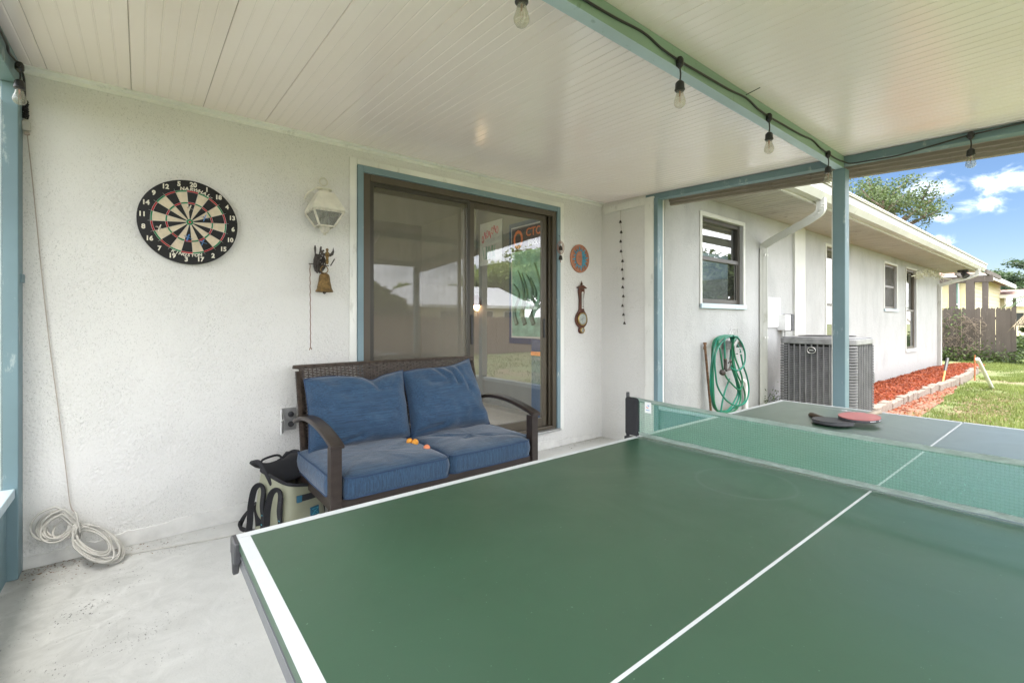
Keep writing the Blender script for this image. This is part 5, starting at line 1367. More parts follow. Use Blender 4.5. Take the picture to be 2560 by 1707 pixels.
loops = [
 ([(550, 236), (350, 285), (258, 500), (218, 850), (235, 1150), (320, 1370), (450, 1392), (590, 1290), (650, 1130), (622, 900), (560, 620), (560, 380)], 0, .030),
 ([(570, 245), (380, 285), (292, 520), (300, 850), (340, 1030), (460, 1210), (620, 1290), (750, 1230), (797, 1060), (770, 860), (712, 680), (660, 450), (640, 320)], 0, .075),
 ([(550, 236), (400, 305), (372, 500), (400, 720), (440, 830), (520, 940), (650, 1052), (695, 980), (690, 850), (640, 700), (590, 560), (560, 380)], 1, .055),
 ([(550, 238), (330, 300), (262, 620), (262, 1000), (290, 1300), (375, 1400), (500, 1340), (590, 1200), (632, 1080), (600, 900), (520, 640), (530, 380)], 0, .015),
 ([(545, 240), (320, 310), (236, 700), (226, 1000), (250, 1250), (300, 1350), (420, 1372), (560, 1330), (700, 1260), (740, 1150), (700, 980), (600, 760), (540, 420)], 1, .000),
 ([(550, 240), (345, 295), (275, 600), (245, 900), (262, 1180), (340, 1385), (470, 1395), (610, 1340), (670, 1200), (655, 1000), (560, 700), (545, 400)], 1, .045)]
for pts, dk, off in loops:
    q = [HP(x, y, off if y > 300 else .0 - .0) for x, y in pts]
    for v_, (x, y) in zip(q, pts):
        if y < 340: v_.y = HY + .035 - off
    MB().tube(smoothcurve(q, 7, True), .0094, 8, closed=True).build('hose_loop', 'hose_green_dark' if dk else 'hose_green', hose, smooth=True)
for pts, off in (([(560, 238), (620, 258), (690, 350), (735, 480), (737, 620), (705, 705), (640, 758), (560, 740), (515, 708)], .085), ([(505, 890), (440, 1060), (395, 1250), (372, 1400)], .035), ([(540, 240), (440, 275), (430, 420), (440, 590)], .085)):
    q = [HP(x, y, off) for x, y in pts]; MB().tube(smoothcurve(q, 7), .0094, 8).build('hose_loop', 'hose_green', hose, smooth=True)
m = MB(); m.tube([HP(442, 590, .085), HP(448, 640, .085), HP(446, 750, .09)], .017, 10); m.tube([HP(490, 650, .085), HP(520, 600, .085), HP(530, 640, .085), HP(500, 730, .09)], .007, 6); m.tube([HP(455, 760, .09), HP(520, 740, .10)], .012, 8)
m.lathe([(.030, -.006), (.034, 0), (.030, .012), (.012, .03)], HP(400, 790, .09), 14, axis=(-.9, 0, -.35)); m.build('spray_nozzle', 'dark_iron', hose, smooth=True)
m = MB(); m.tube([HP(440, 580, .085), HP(446, 606, .085)], .013, 8); m.build('coupling', 'aged_brass', hose, smooth=True)

rp0 = at_y(1762.4, 864, 2.585); rp1 = at_y(1779, 1046, 2.52)
m = MB(); m.tube([rp0, rp1 + (rp1 - rp0) * .28], .013, 8); m.lathe([(.017, 0), (.017, .03), (.013, .032), (.013, .05), (.018, .052), (.018, .075)], rp0 + Vector((0, 0, -.04)), 8)
tag(m.build('metal_pipe', 'rust_pipe', smooth=True), 'thin rusty brown pipe leaning on the wall left of the hose', 'pipe')
m = MB(); a = at_y(1856, 952, 2.60); m.tube(smoothcurve([(a.x, WING + .02, a.z), (a.x, WING - .045, a.z), (a.x + .012, WING - .05, a.z - .03), (a.x + .03, WING - .05, a.z - .10), (a.x + .035, WING - .05, .0)], 5), .021, 10)
for z in (a.z - .12, a.z - .2): m.lathe([(.026, 0), (.026, .03)], (a.x + .032, WING - .05, z), 12)
tag(m.build('drain_pipe', 'pvc_white', smooth=True), 'white plastic elbow drain pipe half hidden behind the hose', 'pipe')

# ================================================================== air conditioner
AX0, AX1, AY0, AY1, AZ0, AZ1 = 5.88, 6.62, 1.60, 2.34, .02, 1.035
ac = thing('air_conditioner', (6.25, 1.97, 0), 'grey louvred outdoor air conditioner unit standing by white wall', 'air conditioner')
MB().box(AX0 - .06, AY0 - .06, -.1, AX1 + .06, AY1 + .06, AZ0).build('pad', 'mortar_stone', ac, bevel=.01)
MB().box(AX0 + .04, AY0 + .04, AZ0, AX1 - .04, AY1 - .04, AZ1 - .06).build('coil_core', 'ac_dark', ac)
CR = .085; CXc, CYc_ = (AX0 + AX1) / 2, (AY0 + AY1) / 2
def rr_out(off, n=6):
    P = []
    for cx, cy, a0 in ((AX1 - CR, AY1 - CR, 0), (AX0 + CR, AY1 - CR, 90), (AX0 + CR, AY0 + CR, 180), (AX1 - CR, AY0 + CR, 270)):
        for i in range(n + 1): a = R(a0 + 90 * i / n); P.append((cx + (CR + off) * math.cos(a), cy + (CR + off) * math.sin(a)))
    return P
m = MB()
for z0, z1, o_ in ((AZ1 - .075, AZ1 - .012, .006), (AZ0, AZ0 + .05, .004)): m.prism(rr_out(o_), lambda a, b, d: (a, b, d), z0, z1)
m.prism(rr_out(-.012), lambda a, b, d: (a, b, d), AZ1 - .0115, AZ1 + .004); m.build('lid', 'ac_lid', ac, bevel=.006)
m = MB()
for k in range(5): m.tube([(CXc + (.06 + .055 * k) * math.cos(t), CYc_ + (.06 + .055 * k) * math.sin(t), AZ1 + .012) for t in [2 * PI * i / 32 for i in range(32)]], .004, 5, closed=True)
m.build('fan_guard', 'ac_dark', ac, smooth=True)
lz = [AZ0 + .06 + i * .0205 for i in range(int((AZ1 - .08 - AZ0 - .06) / .0205))]
m = MB()
for z in lz:                                    # fine slats on the four faces
    for (p, q, nn) in (((AX0 + .006, AY0 + CR + .02), (AX0 + .006, AY1 - CR - .02), (-1, 0)), ((AX0 + CR + .02, AY0 + .006), (AX1 - CR - .02, AY0 + .006), (0, -1))):
        n_ = Vector((nn[0], nn[1], 0)); a = Vector((p[0], p[1], z)); b = Vector((q[0], q[1], z))
        m.add([a, b, b - n_ * .012 + Vector((0, 0, .011)), a - n_ * .012 + Vector((0, 0, .011)), a + Vector((0, 0, -.004)), b + Vector((0, 0, -.004))], [(0, 1, 2, 3), (4, 5, 1, 0)])
m.build('fine_louvres', 'ac_metal', ac, kind='stuff')
m = MB()
for k in range(10):
    y = AY0 + CR + .02 + (AY1 - AY0 - 2 * CR - .04) * k / 9; m.box(AX0 - .001, y - .006, AZ0 + .05, AX0 + .012, y + .006, AZ1 - .076)
    x = AX0 + CR + .02 + (AX1 - AX0 - 2 * CR - .04) * k / 9; m.box(x - .006, AY0 - .001, AZ0 + .05, x + .006, AY0 + .012, AZ1 - .076)
m.build('louvre_ribs', 'ac_metal', ac, kind='stuff')
m = MB(); z = AZ0 + .075
while z < AZ1 - .09:                            # deep rounded slats at the corners
    for cx, cy, a0 in ((AX0 + CR, AY1 - CR, 90), (AX0 + CR, AY0 + CR, 180), (AX1 - CR, AY0 + CR, 270)):
        P = [(cx + (CR + .004) * math.cos(R(a0 - 4 + 98 * i / 8)), cy + (CR + .004) * math.sin(R(a0 - 4 + 98 * i / 8)), z) for i in range(9)]
        m.sweep(P, [(-.010, .004), (.006, -.008), (.006, .008), (-.006, .014)])
    z += .030
m.build('corner_louvres', 'ac_metal', ac, smooth=False, kind='stuff')
eb = at_x(2029, 875.5, AX0 - .004)
m = MB(); m.prism(ngon(eb.y, eb.z, .043, .034, 24), lambda a, b, d: (d, a, b), AX0 - .012, AX0 + .002); em = m.build('emblem', 'ac_dark', ac, bevel=.002)
m = MB(); m.tube([(AX0 - .012, eb.y + .042 * math.cos(t), eb.z + .033 * math.sin(t)) for t in [2 * PI * i / 24 for i in range(24)]], .003, 5, closed=True); m.bar((AX0 - .0125, eb.y - .022, eb.z), (AX0 - .0125, eb.y + .022, eb.z + .003), .002, .009); m.build('emblem_rim', 'galvanised', em)
m = MB(); m.tube([(AX1 + .03, AY0 + .03, .6), (AX1 + .03, AY0 + .03, .95)], .01, 6); m.box(AX1 + .0, AY0 + .01, .5, AX1 + .05, AY0 + .10, .62); m.build('service_bracket', 'ac_metal', ac, bevel=.003)
eb_ = thing('electrical_box', (6.72, WING - .05, 1.2), 'small peeling electrical disconnect box above the air conditioner', 'electrical box')
m = MB(); m.box(6.53, WING - .105, 1.10, 6.70, WING - .001, 1.30); m.build('case', 'box_white', eb_, bevel=.004)
m = MB(); m.box(6.702, WING - .115, 1.09, 6.79, WING - .001, 1.31); m.build('door', 'box_dark', eb_, bevel=.004)
m = MB()
for x in (6.58, 6.65): m.tube([(x, WING - .05, 1.10), (x, WING - .05, .9), (x - .02, WING - .10, .5)], .016, 8)
m.build('conduit', 'galvanised', eb_, smooth=True)
# weeds by the unit
n = 900; c = np.stack([rng.normal(6.02, .10, n), rng.normal(2.46, .05, n), np.abs(rng.normal(0, .13, n))], 1); vv, ff = cards(c, .022, .2, .3)
o = big_mesh('weeds', vv, ff, 'bush_leaf', rng.uniform(0, .8, n)); tag(o, 'small green weeds between the downspout and the air conditioner', 'weeds')

# ================================================================== things standing in the lawn
a = at_z(2480, 969, -.03); b = at_y(2444, 897, a.y + .05)
m = MB(); m.tube([a - (b - a) * .08, b], .028, 14); tag(m.build('plastic_pipe', 'pvc_white', smooth=True), 'thick white plastic pipe leaning out of the lawn', 'pipe')
a = at_z(2437, 951, -.04); st = thing('stake', tuple(a), 'thin rusty orange stake upright in the grass', 'stake')
MB().tube([a, a + Vector((.0, 0, .54))], .013, 6).build('rod', 'rusty_stake', st, smooth=True)
a = at_z(2356, 960, .06); b = at_y(2369, 896, a.y)
tl = thing('garden_tool', tuple(a), 'upright tool with black grip and orange shaft by the edging', 'tool')
MB().tube([a - (b - a) * .1, a.lerp(b, .5)], .016, 8).build('shaft', 'orange_paint', tl, smooth=True)
MB().tube([a.lerp(b, .5), a.lerp(b, .75), b], .026, 8, scales=[.8, 1, .95]).build('grip', 'black_plastic', tl, smooth=True)

# dry vine strung under the eave
vine = thing('dried_vine', tuple(at_y(2325, 685, 2.3)), 'pale dried vine strung under the eave near the far corner', 'vine')
random.seed(9); pts = [at_y(u, v, 2.3) for u, v in ((2278, 691), (2292, 688), (2305, 686), (2320, 682), (2335, 686), (2348, 694), (2366, 697), (2380, 699))]
m = MB(); P = smoothcurve(pts, 5); m.tube(P, .008, 5)
for p in P[4:-8]:
    for k in range(5): m.tube(smoothcurve([p, p + Vector((random.uniform(-.08, .08), random.uniform(-.05, .05), random.uniform(-.06, .09))), p + Vector((random.uniform(-.16, .16), random.uniform(-.08, .08), random.uniform(-.10, .13)))], 3), .004, 4)
m.build('vine_stem', 'dry_moss', vine, smooth=True)
fl = at_y(2408, 679, 2.15); m = MB(); sec = thing('security_light', tuple(fl), 'dark twin security light under the far eave', 'lamp')
MB().box(fl.x - .1, 2.05, SOFF - .06, fl.x + .1, 2.25, SOFF - .002).build('base', 'box_dark', sec, bevel=.01)
for s in (-1, 1): MB().lathe([(.04, 0), (.06, .05), (.075, .13), (.07, .15)], (fl.x + s * .08, 2.15, SOFF - .08), 12, axis=(s * .5, -.6, -.7)).build('lamp_head', 'box_dark', sec, smooth=True)

# ================================================================== fences
def fence(name, p, q, pw, h, mat, label, top='ear', gap=.008, hv=.03, posts=True):
    root = thing(name, tuple(p), label, 'fence'); p = Vector(p); q = Vector(q); d = (q - p).normalized(); nr = Vector((-d.y, d.x, 0)); L = (q - p).length
    poly = [(-pw / 2, 0), (pw / 2, 0), (pw / 2, h - .04)] + ([(pw / 2 - .025, h), (-pw / 2 + .025, h)] if top == 'ear' else [(pw * .42, h - .015), (pw * .2, h), (-pw * .2, h), (-pw * .42, h - .015)]) + [(-pw / 2, h - .04)]
    meshes = []
    for k in range(5):
        m = MB(); m.prism([(a + random.uniform(-.003, .003), b + (random.uniform(-hv, hv) if b > 0 else 0)) for a, b in poly], lambda a, b, z: tuple(d * a + nr * z + Vector((0, 0, b))), 0, .018); meshes.append(m.mesh('picket', mat, origin=(0, 0, 0))[0])
    x = 0
    while x < L:
        c = p + d * (x + pw / 2); o = link('picket', random.choice(meshes), c + Vector((0, 0, random.uniform(-.02, .02))) + nr * random.uniform(0, .008), root)
        o.rotation_euler = (0, random.uniform(-.005, .005) if abs(d.x) > .5 else 0, 0) if abs(d.x) > .5 else (random.uniform(-.005, .005), 0, 0); x += pw + gap
    for z in (h * .2, h * .5, h * .82): MB().bar(p - nr * .03 + Vector((0, 0, z)), q - nr * .03 + Vector((0, 0, z)), .04, .085).build('rail', mat, root)
    x = .1
    while posts and x < L: c = p + d * x - nr * .10; MB().box(c.x - .05, c.y - .05, c.z - .1, c.x + .05, c.y + .05, c.z + h * .95).build('post', mat, root, bevel=.005); x += 2.4
    return root
fence('wooden_fence', (20.3, 1.50, -.08), (20.3, 4.7, -.08), .105, 1.70, 'weathered_wood', 'weathered grey brown picket fence beyond the far end of the wing', 'round', .003, .035)
fence('wooden_fence', (-5.5, -8.2, -.12), (17.5, -8.2, -.12), .14, 1.52, 'brown_fence', 'long brown board fence across the back of the yard', 'ear', .006, .02)
fence('wooden_fence', (-7.2, -8.0, -.12), (-7.2, 4.2, -.12), .14, 1.75, 'brown_fence', 'brown board fence outside the left screen of the patio', 'ear', .006, .02, False)

# vines and ground cover at the foot of the picket fence
n = 1300; x = rng.normal(20.12, .14, n); y = rng.uniform(1.35, 3.6, n); z = np.abs(rng.normal(0, .20, n)) * np.where(y > 2.0, 1.4, .9)
c = np.stack([x, y, z - .05], 1); n2 = 260; y2 = rng.uniform(2.55, 3.5, n2); c2 = np.stack([rng.normal(20.16, .06, n2), y2, rng.uniform(0, 1.68, n2) ** 1.0], 1)
k2 = np.array([noise.noise(Vector((0, a * 2.5, b * 2.5))) for a, b in zip(c2[:, 1], c2[:, 2])]) > -.15
c = np.concatenate([c, c2[k2]]); vv, ff = cards(c, .045, .2, .55)
o = big_mesh('ivy', vv, ff, 'bush_leaf', rng.uniform(0, 1, len(c))); tag(o, 'green creeper at the foot of the picket fence', 'creeper')
m = MB(); random.seed(15)
for k in range(150):
    y = random.uniform(2.2, 3.4); z = random.uniform(.1, 1.4); P = [Vector((20.16 + random.uniform(-.06, .05), y, z))]
    for j in range(4): P.append(P[-1] + Vector((random.uniform(-.05, .05), random.uniform(-.14, .14), random.uniform(-.16, .12))))
    m.tube(smoothcurve(P, 3), .0045, 4)
tag(m.build('dead_vines', 'vine_brown', kind='stuff'), 'tangled dry brown vines over the left part of the fence', 'vines')
# drooping dead palm fronds at the right end of the fence
fr = thing('palm', (19.6, .75, -.1), 'palm with drooping dead fronds at the right edge of the fence', 'palm'); random.seed(4)
MB().tube([(19.75, .70, -.2), (19.7, .72, .9), (19.72, .70, 1.75)], .13, 10).build('trunk', 'bark', fr, smooth=True)
for k in range(18):
    a = PI * .5 + random.uniform(-2.6, 2.6); L = random.uniform(.7, 1.25); mat = 'dead_frond' if k < 12 else 'frond_green'; o_ = Vector((19.72, .70, 1.72)); dr = Vector((math.cos(a), math.sin(a), 0)); up = .25 if k >= 12 else .02
    P = [o_ + dr * (L * t) + Vector((0, 0, up * 4 * t * (1 - t) * L + (-.55 if k < 12 else -.1) * t * t * L)) for t in [i / 8 for i in range(9)]]
    m = MB(); m.tube(P, .010, 4)
    sd = dr.cross(Vector((0, 0, 1)))
    for i in range(24):
        t = .15 + .85 * i / 24; q = o_ + dr * (L * t) + Vector((0, 0, up * 4 * t * (1 - t) * L + (-.55 if k < 12 else -.1) * t * t * L))
        for s in (-1, 1):
            e = q + sd * s * .16 * (1 - .3 * t) + dr * .10 + Vector((0, 0, -.22 if k < 12 else -.05)) * random.uniform(.6, 1.2); w = dr * .009
            m.add([q - w, q + w, e], [(0, 1, 2)])
    m.build('frond', mat, fr)

# ================================================================== trees
def tree(loc, h, spread, label, leaf='oak_leaf', nl=9000, seed=1, kind='oak_tree', cat='tree', size=.16, bare=.45, name_leaf='crown', lean=0, group=None, flat=.3, blob=.052):
    random.seed(seed); root = thing(kind, tuple(loc), label, cat, group); m = MB(); tips = []; L0 = Vector(loc)
    def branch(p, d, L, r, depth):
        n = 5; P = [p]; dd = d.copy()
        for i in range(n):
            dd = (dd + Vector((random.gauss(0, .16), random.gauss(0, .16), random.gauss(.02, .08)))).normalized(); P.append(P[-1] + dd * L / n)
        m.tube(P, r, 7 if depth < 2 else 4, scales=[1 - .55 * i / n for i in range(n + 1)], caps=False)
        if depth >= 3: tips.extend(P[2:]); return
        k = 4 if depth == 0 else random.choice((3, 4))
        for j in range(k):
            t = random.uniform(.45, 1) if depth else random.uniform(.62, 1); q = P[min(n, int(t * n + .5))]; a = 2 * PI * (j + random.random() * .7) / k; el = random.uniform(.15, .85) if kind != 'pine_tree' else random.uniform(-.05, .35)
            nd = (Vector((math.cos(a) * spread, math.sin(a) * spread, el)) + dd * .3).normalized(); branch(q, nd, L * random.uniform(.58, .78), r * .52, depth + 1)
    branch(L0, Vector((lean, 0, 1)), h * bare, h * .028, 0)
    m.build('trunk', 'bark', root, smooth=True)
    T = np.array([tuple(t) for t in tips]); idx = rng.integers(0, len(T), nl); blobr = h * blob * rng.uniform(.4, 1.3, nl)[:, None]
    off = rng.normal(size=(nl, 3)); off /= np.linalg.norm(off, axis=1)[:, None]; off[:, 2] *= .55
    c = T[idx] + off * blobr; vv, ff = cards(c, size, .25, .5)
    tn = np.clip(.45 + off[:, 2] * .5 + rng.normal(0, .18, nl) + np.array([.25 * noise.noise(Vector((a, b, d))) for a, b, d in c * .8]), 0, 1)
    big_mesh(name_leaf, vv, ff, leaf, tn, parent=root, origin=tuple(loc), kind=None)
    return root
tree((35, 9.3, 0), 14.5, 1.0, 'open leafy green tree rising behind the roof of the wing', nl=12500, seed=6, size=.09, bare=.40, blob=.045)
tree((60, 3.4, 0), 11.5, 1.5, 'dark pine with layered branches beyond the far houses', 'pine_leaf', 15000, 8, 'pine_tree', size=.15, bare=.48)
tree((34, 1.05, 0), 3.3, 1.2, 'low bright green tree right of the cream house', 'bush_leaf', 9000, 12, 'small_tree', size=.10, bare=.35)
tree((52, 8.5, 0), 4.6, 1.2, 'rounded green tree far behind the cream house', 'oak_leaf', 7000, 14, 'small_tree', size=.14, bare=.35)
# shrubs past the fence end
def shrub(c, r, label, n=2600, leaf='bush_leaf', seed=1):
    rs = np.random.default_rng(seed); a = rs.normal(size=(n, 3)); a /= np.linalg.norm(a, axis=1)[:, None]; rad = rs.uniform(.55, 1, n) * (1 + .25 * np.array([noise.noise(Vector(q * 2.2)) for q in a]))
    p = a * rad[:, None] * np.array([r, r, r * .8]); p[:, 2] = np.abs(p[:, 2]); p += np.array(c); vv, ff = cards(p, .05 + r * .03, .2, .5)
    root = thing('shrub', tuple(c), label, 'shrub', 'shrubs past the end of the fence'); big_mesh('foliage', vv, ff, leaf, np.clip(.4 + .4 * a[:, 2] + rs.normal(0, .2, n), 0, 1), parent=root, origin=tuple(c), kind=None)
    m = MB()
    for k in range(6): m.tube([Vector(c), Vector(c) + Vector((math.cos(k) * r * .5, math.sin(k) * r * .5, r * .6))], .015, 5)
    m.build('stem', 'bark', root)
shrub((23.0, 1.75, -.1), .9, 'green shrub just past the right end of the picket fence', seed=2)
shrub((26.5, 1.55, -.1), 1.1, 'taller green shrub in front of the street', seed=3)
shrub((24.0, .55, -.1), .8, 'rounded green shrub at the right edge near the road', seed=4)
shrub((30.5, .2, -.1), 1.2, 'far green shrub across the lawn at the right', seed=6)

# ================================================================== neighbours' houses on the right
def siding(mb, p, q, z0, z1, step=.16, th=.02):
    p = Vector(p); q = Vector(q); d = (q - p).normalized(); n_ = Vector((d.y, -d.x, 0)); z = z0; out = []
    while z < z1 - .01:
        zt = min(z1, z + step); a, b = p + n_ * th, q + n_ * th
        out.append(([(*(p + n_ * th).xy, z), (*(q + n_ * th).xy, z), (*q.xy, zt), (*p.xy, zt), (*p.xy, z), (*q.xy, z)], [(0, 1, 2, 3), (4, 5, 1, 0)])); z = zt
    return out
def boards(root, p, q, z0, z1, mat, step=.16):
    for vs, fs in siding(None, p, q, z0, z1, step): MB().add(vs, fs).build('siding_board', mat, root)
yh = thing('yellow_house', (27, 6, 0), 'pale yellow house with lapped siding behind the picket fence', 'house')
MB().box(25.03, 3.0, -.2, 33, 9.5, 3.0).build('wall', 'siding_yellow', yh)
boards(yh, (25.0, 9.4, 0), (25.0, 2.95, 0), .6, 3.0, 'siding_yellow'); boards(yh, (25.0, 2.97, 0), (32.8, 2.97, 0), .6, 3.0, 'siding_yellow')
m = MB(); m.add([(24.6, 2.5, 2.98), (33.4, 2.5, 2.98), (33.4, 10, 2.98), (24.6, 10, 2.98), (26.4, 6.2, 4.35), (31.6, 6.2, 4.35)], [(0, 1, 5, 4), (1, 2, 5), (2, 3, 4, 5), (3, 0, 4), (3, 2, 1, 0)]); m.build('roof', 'shingle_brown', yh)
m = MB(); m.box(24.58, 2.48, 2.82, 24.62, 10, 2.99); m.box(24.62, 2.48, 2.82, 33.4, 2.52, 2.99); m.build('fascia', 'trim_white', yh)
wo_ = MB(); wo_.box(24.93, 3.36, 1.1, 24.98, 3.66, 2.75); w_ = wo_.build('window', 'trim_white', yh)
MB().box(24.915, 3.40, 1.15, 24.928, 3.62, 1.86).build('pane', 'dark_glass', w_); MB().box(24.915, 3.40, 1.92, 24.928, 3.62, 2.70).build('pane', 'shade_teal', w_)
pg = thing('pergola', (21.6, 2.7, 0), 'weathered timber pergola posts and beam in front of the yellow house', 'pergola')
for y, w in ((3.06, .085), (2.63, .10), (2.28, .07), (4.2, .085)): MB().box(21.5 - w, y - w, -.2, 21.5 + w, y + w, 2.62).build('post', 'weathered_wood', pg, bevel=.01)
MB().box(21.42, 2.10, 2.50, 21.58, 5.2, 2.72).build('beam', 'weathered_wood', pg, bevel=.01)
for y in (2.2, 2.9, 3.6, 4.3): MB().box(20.9, y - .03, 2.722, 24.3, y + .03, 2.86).build('rafter', 'weathered_wood', pg)
ch2 = thing('cream_house', (34, 5, 0), 'low cream house with teal window blind behind the yellow one', 'house')
ch_w = (33.05, 2.85, -.2, 33.8, 12, 2.45)
MB().box(*ch_w).build('wall', 'siding_cream', ch2)
wf = MB(); wf.box(32.98, 3.02, 1.20, 33.02, 3.90, 2.0); wf_ = wf.build('window', 'trim_white', ch2); MB().box(32.955, 3.10, 1.28, 32.975, 3.82, 1.90).build('blind', 'shade_teal', wf_)
m = MB(); m.add([(32.4, 1.75, 2.42), (34.0, 1.75, 2.42), (34.0, 12.5, 2.42), (32.4, 12.5, 2.42), (32.4, 1.75, 2.50), (34.0, 1.75, 2.80), (34.0, 12.5, 2.80), (32.4, 12.5, 2.50)], [(3, 2, 1, 0), (4, 5, 6, 7), (0, 1, 5, 4), (1, 2, 6, 5), (2, 3, 7, 6), (3, 0, 4, 7)]); m.build('roof', 'shingle_brown', ch2)
MB().box(32.36, 1.72, 2.34, 32.398, 12.5, 2.50).build('fascia', 'trim_white', ch2)
MB().box(32.6, 2.42, -.1, 32.72, 2.54, 2.41).build('porch_post', 'weathered_wood', ch2)
fh = thing('distant_house', (55, 3, 0), 'white house with grey roof far down the street', 'house')
MB().box(54, .2, 0, 58, 5.6, 2.4).build('wall', 'siding_cream', fh)
m = MB(); m.add([(53.5, -.4, 2.4), (58.5, -.4, 2.4), (58.5, 6.2, 2.4), (53.5, 6.2, 2.4), (53.5, 2.9, 3.7), (58.5, 2.9, 3.7)], [(0, 1, 5, 4), (2, 3, 4, 5), (0, 4, 3), (1, 2, 5), (3, 2, 1, 0)]); m.build('roof', 'metal_roof', fh)
for y in (1.2, 3.6): MB().box(53.95, y, .9, 53.99, y + 1, 1.9).build('window', 'dark_glass', fh)

# ================================================================== the yard behind the camera, which the glass reflects
bh = thing('back_neighbour_house', (16, -20, 0), 'long cream house with pale metal roof beyond the back fence', 'house')
MB().box(11, -28, -.2, 22.4, -20, 2.35).build('wall', 'siding_cream', bh)
m = MB(); m.add([(10.4, -19.3, 2.3), (23.0, -19.3, 2.3), (23.0, -28.7, 2.3), (10.4, -28.7, 2.3), (15.5, -24, 3.95), (23.0, -24, 3.95)], [(0, 1, 5, 4), (2, 3, 4, 5), (0, 4, 3), (1, 2, 5), (3, 2, 1, 0)]); m.build('roof', 'metal_roof', bh)
MB().box(10.4, -19.3, 2.12, 23.0, -19.24, 2.32).build('fascia', 'trim_white', bh)
for x in (12, 15.2, 18, 20.4):
    w_ = MB().box(x, -19.99, .9, x + 1.5, -19.94, 2.0).build('window', 'trim_white', bh)
    for q in (0, 1): MB().box(x + .08 + q * .7, -19.94, .98, x + .72 + q * .7, -19.925, 1.92).build('pane', 'dark_glass', w_)
for x, y, h, sd, lf, lb in [(26, -31, 12, 31, 'yard_leaf', 'broad yellow green tree behind the right end of the metal roof'), (34, -33, 14, 32, 'yard_leaf', 'tall yellow green tree right of the metal roofed house'), (30, -34, 14, 45, 'yard_leaf', 'yellow green tree between two others behind the gap right of the metal roof'), (19, -32, 7.6, 38, 'yard_leaf', 'yellow green tree behind the middle of the metal roof'), (7.5, -12.5, 5.2, 34, 'oak_leaf', 'smaller dark green tree left of the metal roofed house'),
        (41, -25, 11.5, 43, 'yard_leaf', 'yellow green tree at the far right end of the back yard'), (31, -10, 10.5, 41, 'oak_leaf', 'dark green oak across the right side of the yard'), (40, -15, 11.5, 42, 'oak_leaf', 'tall green oak behind the one across the yard')]:
    tree((x, y, 0), h, 1.0, lb, lf, 14000, sd, 'oak_tree', size=.26, bare=.30, blob=.11, group='trees behind the back fence')
yu = thing('spiky_plant', (4.25, -1.35, -.05), 'spiky green strap-leaved plant outside the patio corner', 'plant'); random.seed(8)
m = MB()
for k in range(46):
    a = 2 * PI * random.random(); el = random.uniform(.25, 1.35); L = random.uniform(.5, .85); d0 = Vector((math.cos(a) * math.cos(el), math.sin(a) * math.cos(el), math.sin(el))); sd = Vector((-math.sin(a), math.cos(a), 0)); w = .018; P = []
    for i in range(6): t = i / 5; p = Vector((4.25, -1.35, .15)) + d0 * L * t + Vector((0, 0, -.35 * L * t * t * math.cos(el))); P += [p - sd * w * (1 - t), p + sd * w * (1 - t) + Vector((0, 0, .001))]
    m.add(P, [(2 * i, 2 * i + 1, 2 * i + 3, 2 * i + 2) for i in range(5)])
m.build('leaves', 'frond_green', yu); MB().lathe([(.08, -.05), (.10, .05), (.07, .2)], (4.25, -1.35, 0), 10).build('stem', 'bark', yu, smooth=True)

# ================================================================== inside the room
simple('bush_shade', (.10, .18, .12), .5)
IX = 3.548
def poster(name, y0, y1, z0, z1, back, label, cat='poster'):
    r = thing(name, (IX, (y0 + y1) / 2, (z0 + z1) / 2), label, cat); MB().box(IX - .012, y0, z0, IX - .002, y1, z1).build('sheet', back, r); return r
a = at_x(1284, 576, IX); ya, zt_ = a.y, 2.34
po = poster('framed_poster', ya - .66, ya, 1.02, zt_, 'line_white', 'tall dark framed poster with orange lettering on the inner side wall')
MB().box(IX - .030, ya - .72, .95, IX - .0125, ya + .05, zt_ + .05).build('frame', 'interior_navy', po, bevel=.003)
MB().box(IX - .034, ya - .66, 1.02, IX - .031, ya, zt_).build('border', 'poster_pale', po)
MB().box(IX - .038, ya - .64, 1.04, IX - .035, ya - .02, zt_ - .02).build('print', 'poster_green', po)
MB().box(IX - .042, ya - .64, zt_ - .30, IX - .039, ya - .02, zt_ - .02).build('print', 'poster_dark', po)
m = MB(); text_on(m, 'O', .30, lambda x, y, z: (IX - .043 - z, ya - .14 - x * .75, zt_ - .17 + y), bold=.015); text_on(m, 'CTO', .13, lambda x, y, z: (IX - .043 - z, ya - .42 - x * 1.0, zt_ - .10 + y), bold=.02); m.build('lettering', 'poster_orange', po)
m = MB(); text_on(m, 'Black Br', .10, lambda x, y, z: (IX - .043 - z, ya - .45 - x * .8, zt_ - .22 + y)); m.build('lettering', 'poster_pale', po)
m = MB(); random.seed(2)
for k in range(6):
    p = Vector((IX - .044, ya - .12 - k * .075, 1.18 + .1 * (k % 2))); m.tube(smoothcurve([p, p + Vector((0, .05 - .1 * (k % 2), .15)), p + Vector((0, -.04, .34)), p + Vector((0, .06, .48 + .06 * (k % 3)))], 5), .026, 6, scales=[1.2 - .06 * q for q in range(16)])
m.build('printed_shape', 'bush_shade', po)
yb2 = at_x(1202, 540, IX).y
p2 = poster('small_poster', yb2 - .48, yb2, 1.95, 2.50, 'poster_pale', 'pale poster with red brush drawing on the inner wall')
m = MB()
for k in range(7):
    py_, pz_ = yb2 - .07 - k * .052, 2.30 + k * .014; m.tube(smoothcurve([(IX - .014, py_ + .02 * math.cos(q), pz_ + .045 * math.sin(q * (1.3 if k % 2 else 1)) + (.02 if k % 3 else -.01)) for q in (0, 1.2, 2.4, 3.6, 4.8, 6.0)], 3), .006, 5)
m.build('red_drawing', 'poster_pink', p2)
m = MB()
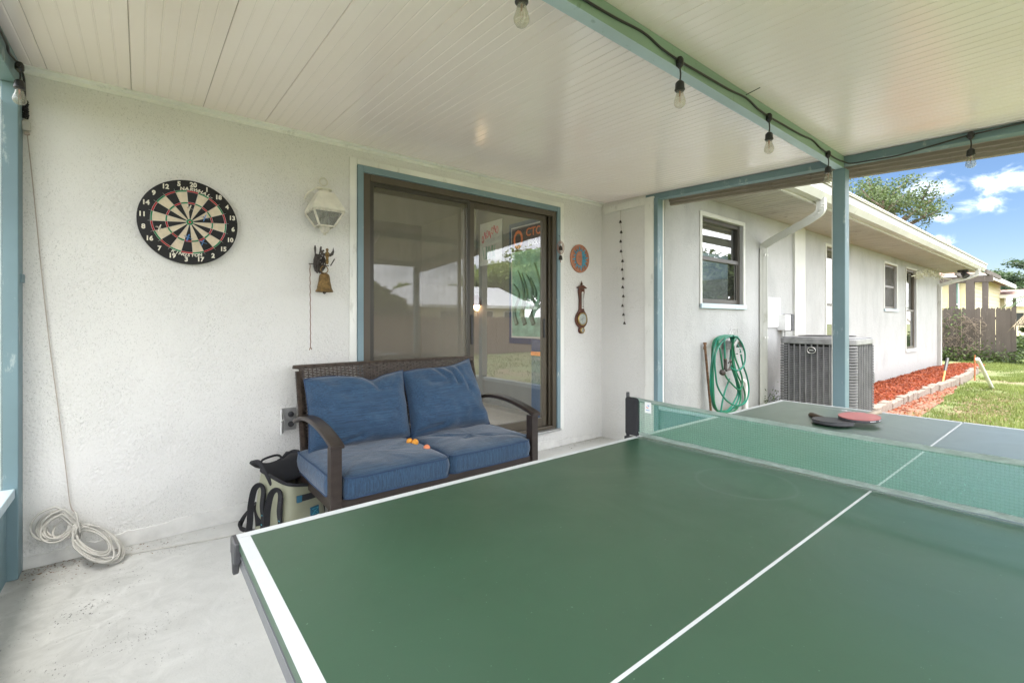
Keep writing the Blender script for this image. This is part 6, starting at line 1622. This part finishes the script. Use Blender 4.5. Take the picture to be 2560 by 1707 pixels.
for k in range(9): p = Vector((IX - .014, yb2 - .10 - k * .03, 2.02)); m.tube(smoothcurve([p, p + Vector((0, random.uniform(-.02, .02), .08)), p + Vector((0, random.uniform(-.04, .04), .17))], 3), .006, 4)
m.build('green_drawing', 'poster_green', p2)
cab = thing('navy_cabinet', (3.36, 3.6, .15), 'low dark navy cabinet just inside the open side of the door', 'cabinet')
m = MB(); m.prism([(3.48, .15), (3.48, .95), (3.54, 1.03), (3.72, 1.03), (3.72, .15)], lambda a, b, d: (d, a, b), 3.22, 3.50); m.build('side', 'interior_navy', cab, bevel=.01)
m = MB(); m.prism([(3.50, .86), (3.50, .90), (3.70, .90), (3.70, .86)], lambda a, b, d: (d, a, b), 3.20, 3.219); m.build('trim', 'poster_orange', cab)
rg = MB(); rg.box(2.0, 4.2, .151, 3.0, 5.6, .158); tag(rg.build('rug', 'rug_pale'), 'pale patterned rug on the floor inside the door', 'rug')
lp = thing('pendant_lamp', (2.62, 5.2, 2.1), 'small copper pendant lamp with warm glowing bulb inside', 'lamp')
lq = at_y(1192, 762, 5.2)
MB().lathe([(.10, 0), (.09, .06), (.05, .12), (.01, .15)], (lq.x, 5.2, lq.z - .01), 20, cap=False).build('shade', 'copper', lp, smooth=True)
MB().tube([(lq.x, 5.2, lq.z + .39), (lq.x, 5.2, 2.74)], .006, 5).build('cable', 'black_plastic', lp)
MB().lathe([(.02, .09), (.05, .05), (.055, 0), (.03, -.06), (.005, -.075)], (lq.x, 5.2, lq.z), 16).build('bulb', 'lamp_glow', lp, smooth=True)
MB().tube([(lq.x, 5.2, lq.z + .09), (lq.x, 5.2, lq.z + .31)], .006, 5).build('stem', 'black_plastic', lp)
pf = thing('picture_frame', (2.1, 6.79, 1.7), 'dark framed picture on the back wall of the room', 'picture')
MB().box(1.75, 6.775, 1.25, 2.35, 6.798, 2.1).build('frame', 'picture_dark', pf, bevel=.004); MB().box(1.81, 6.768, 1.31, 2.29, 6.774, 2.04).build('print', 'poster_green', pf)
hb = thing('hanging_basket', (1.75, 4.4, 2.0), 'dark round hanging ornament inside the fixed glass', 'ornament')
MB().lathe([(.005, -.10), (.07, -.08), (.11, -.02), (.12, .02), (.10, .03)], (1.72, 4.4, 2.05), 16).build('bowl', 'picture_dark', hb, smooth=True)
MB().tube([(1.72, 4.4, 2.08), (1.72, 4.4, 2.74)], .006, 5).build('cord', 'black_plastic', hb)
MB().box(1.0, 6.2, .152, 2.2, 6.78, .95).build('sideboard', 'picture_dark', thing('sideboard', (1.6, 6.5, .15), 'dark low sideboard against the back wall of the room', 'sideboard'), bevel=.01)
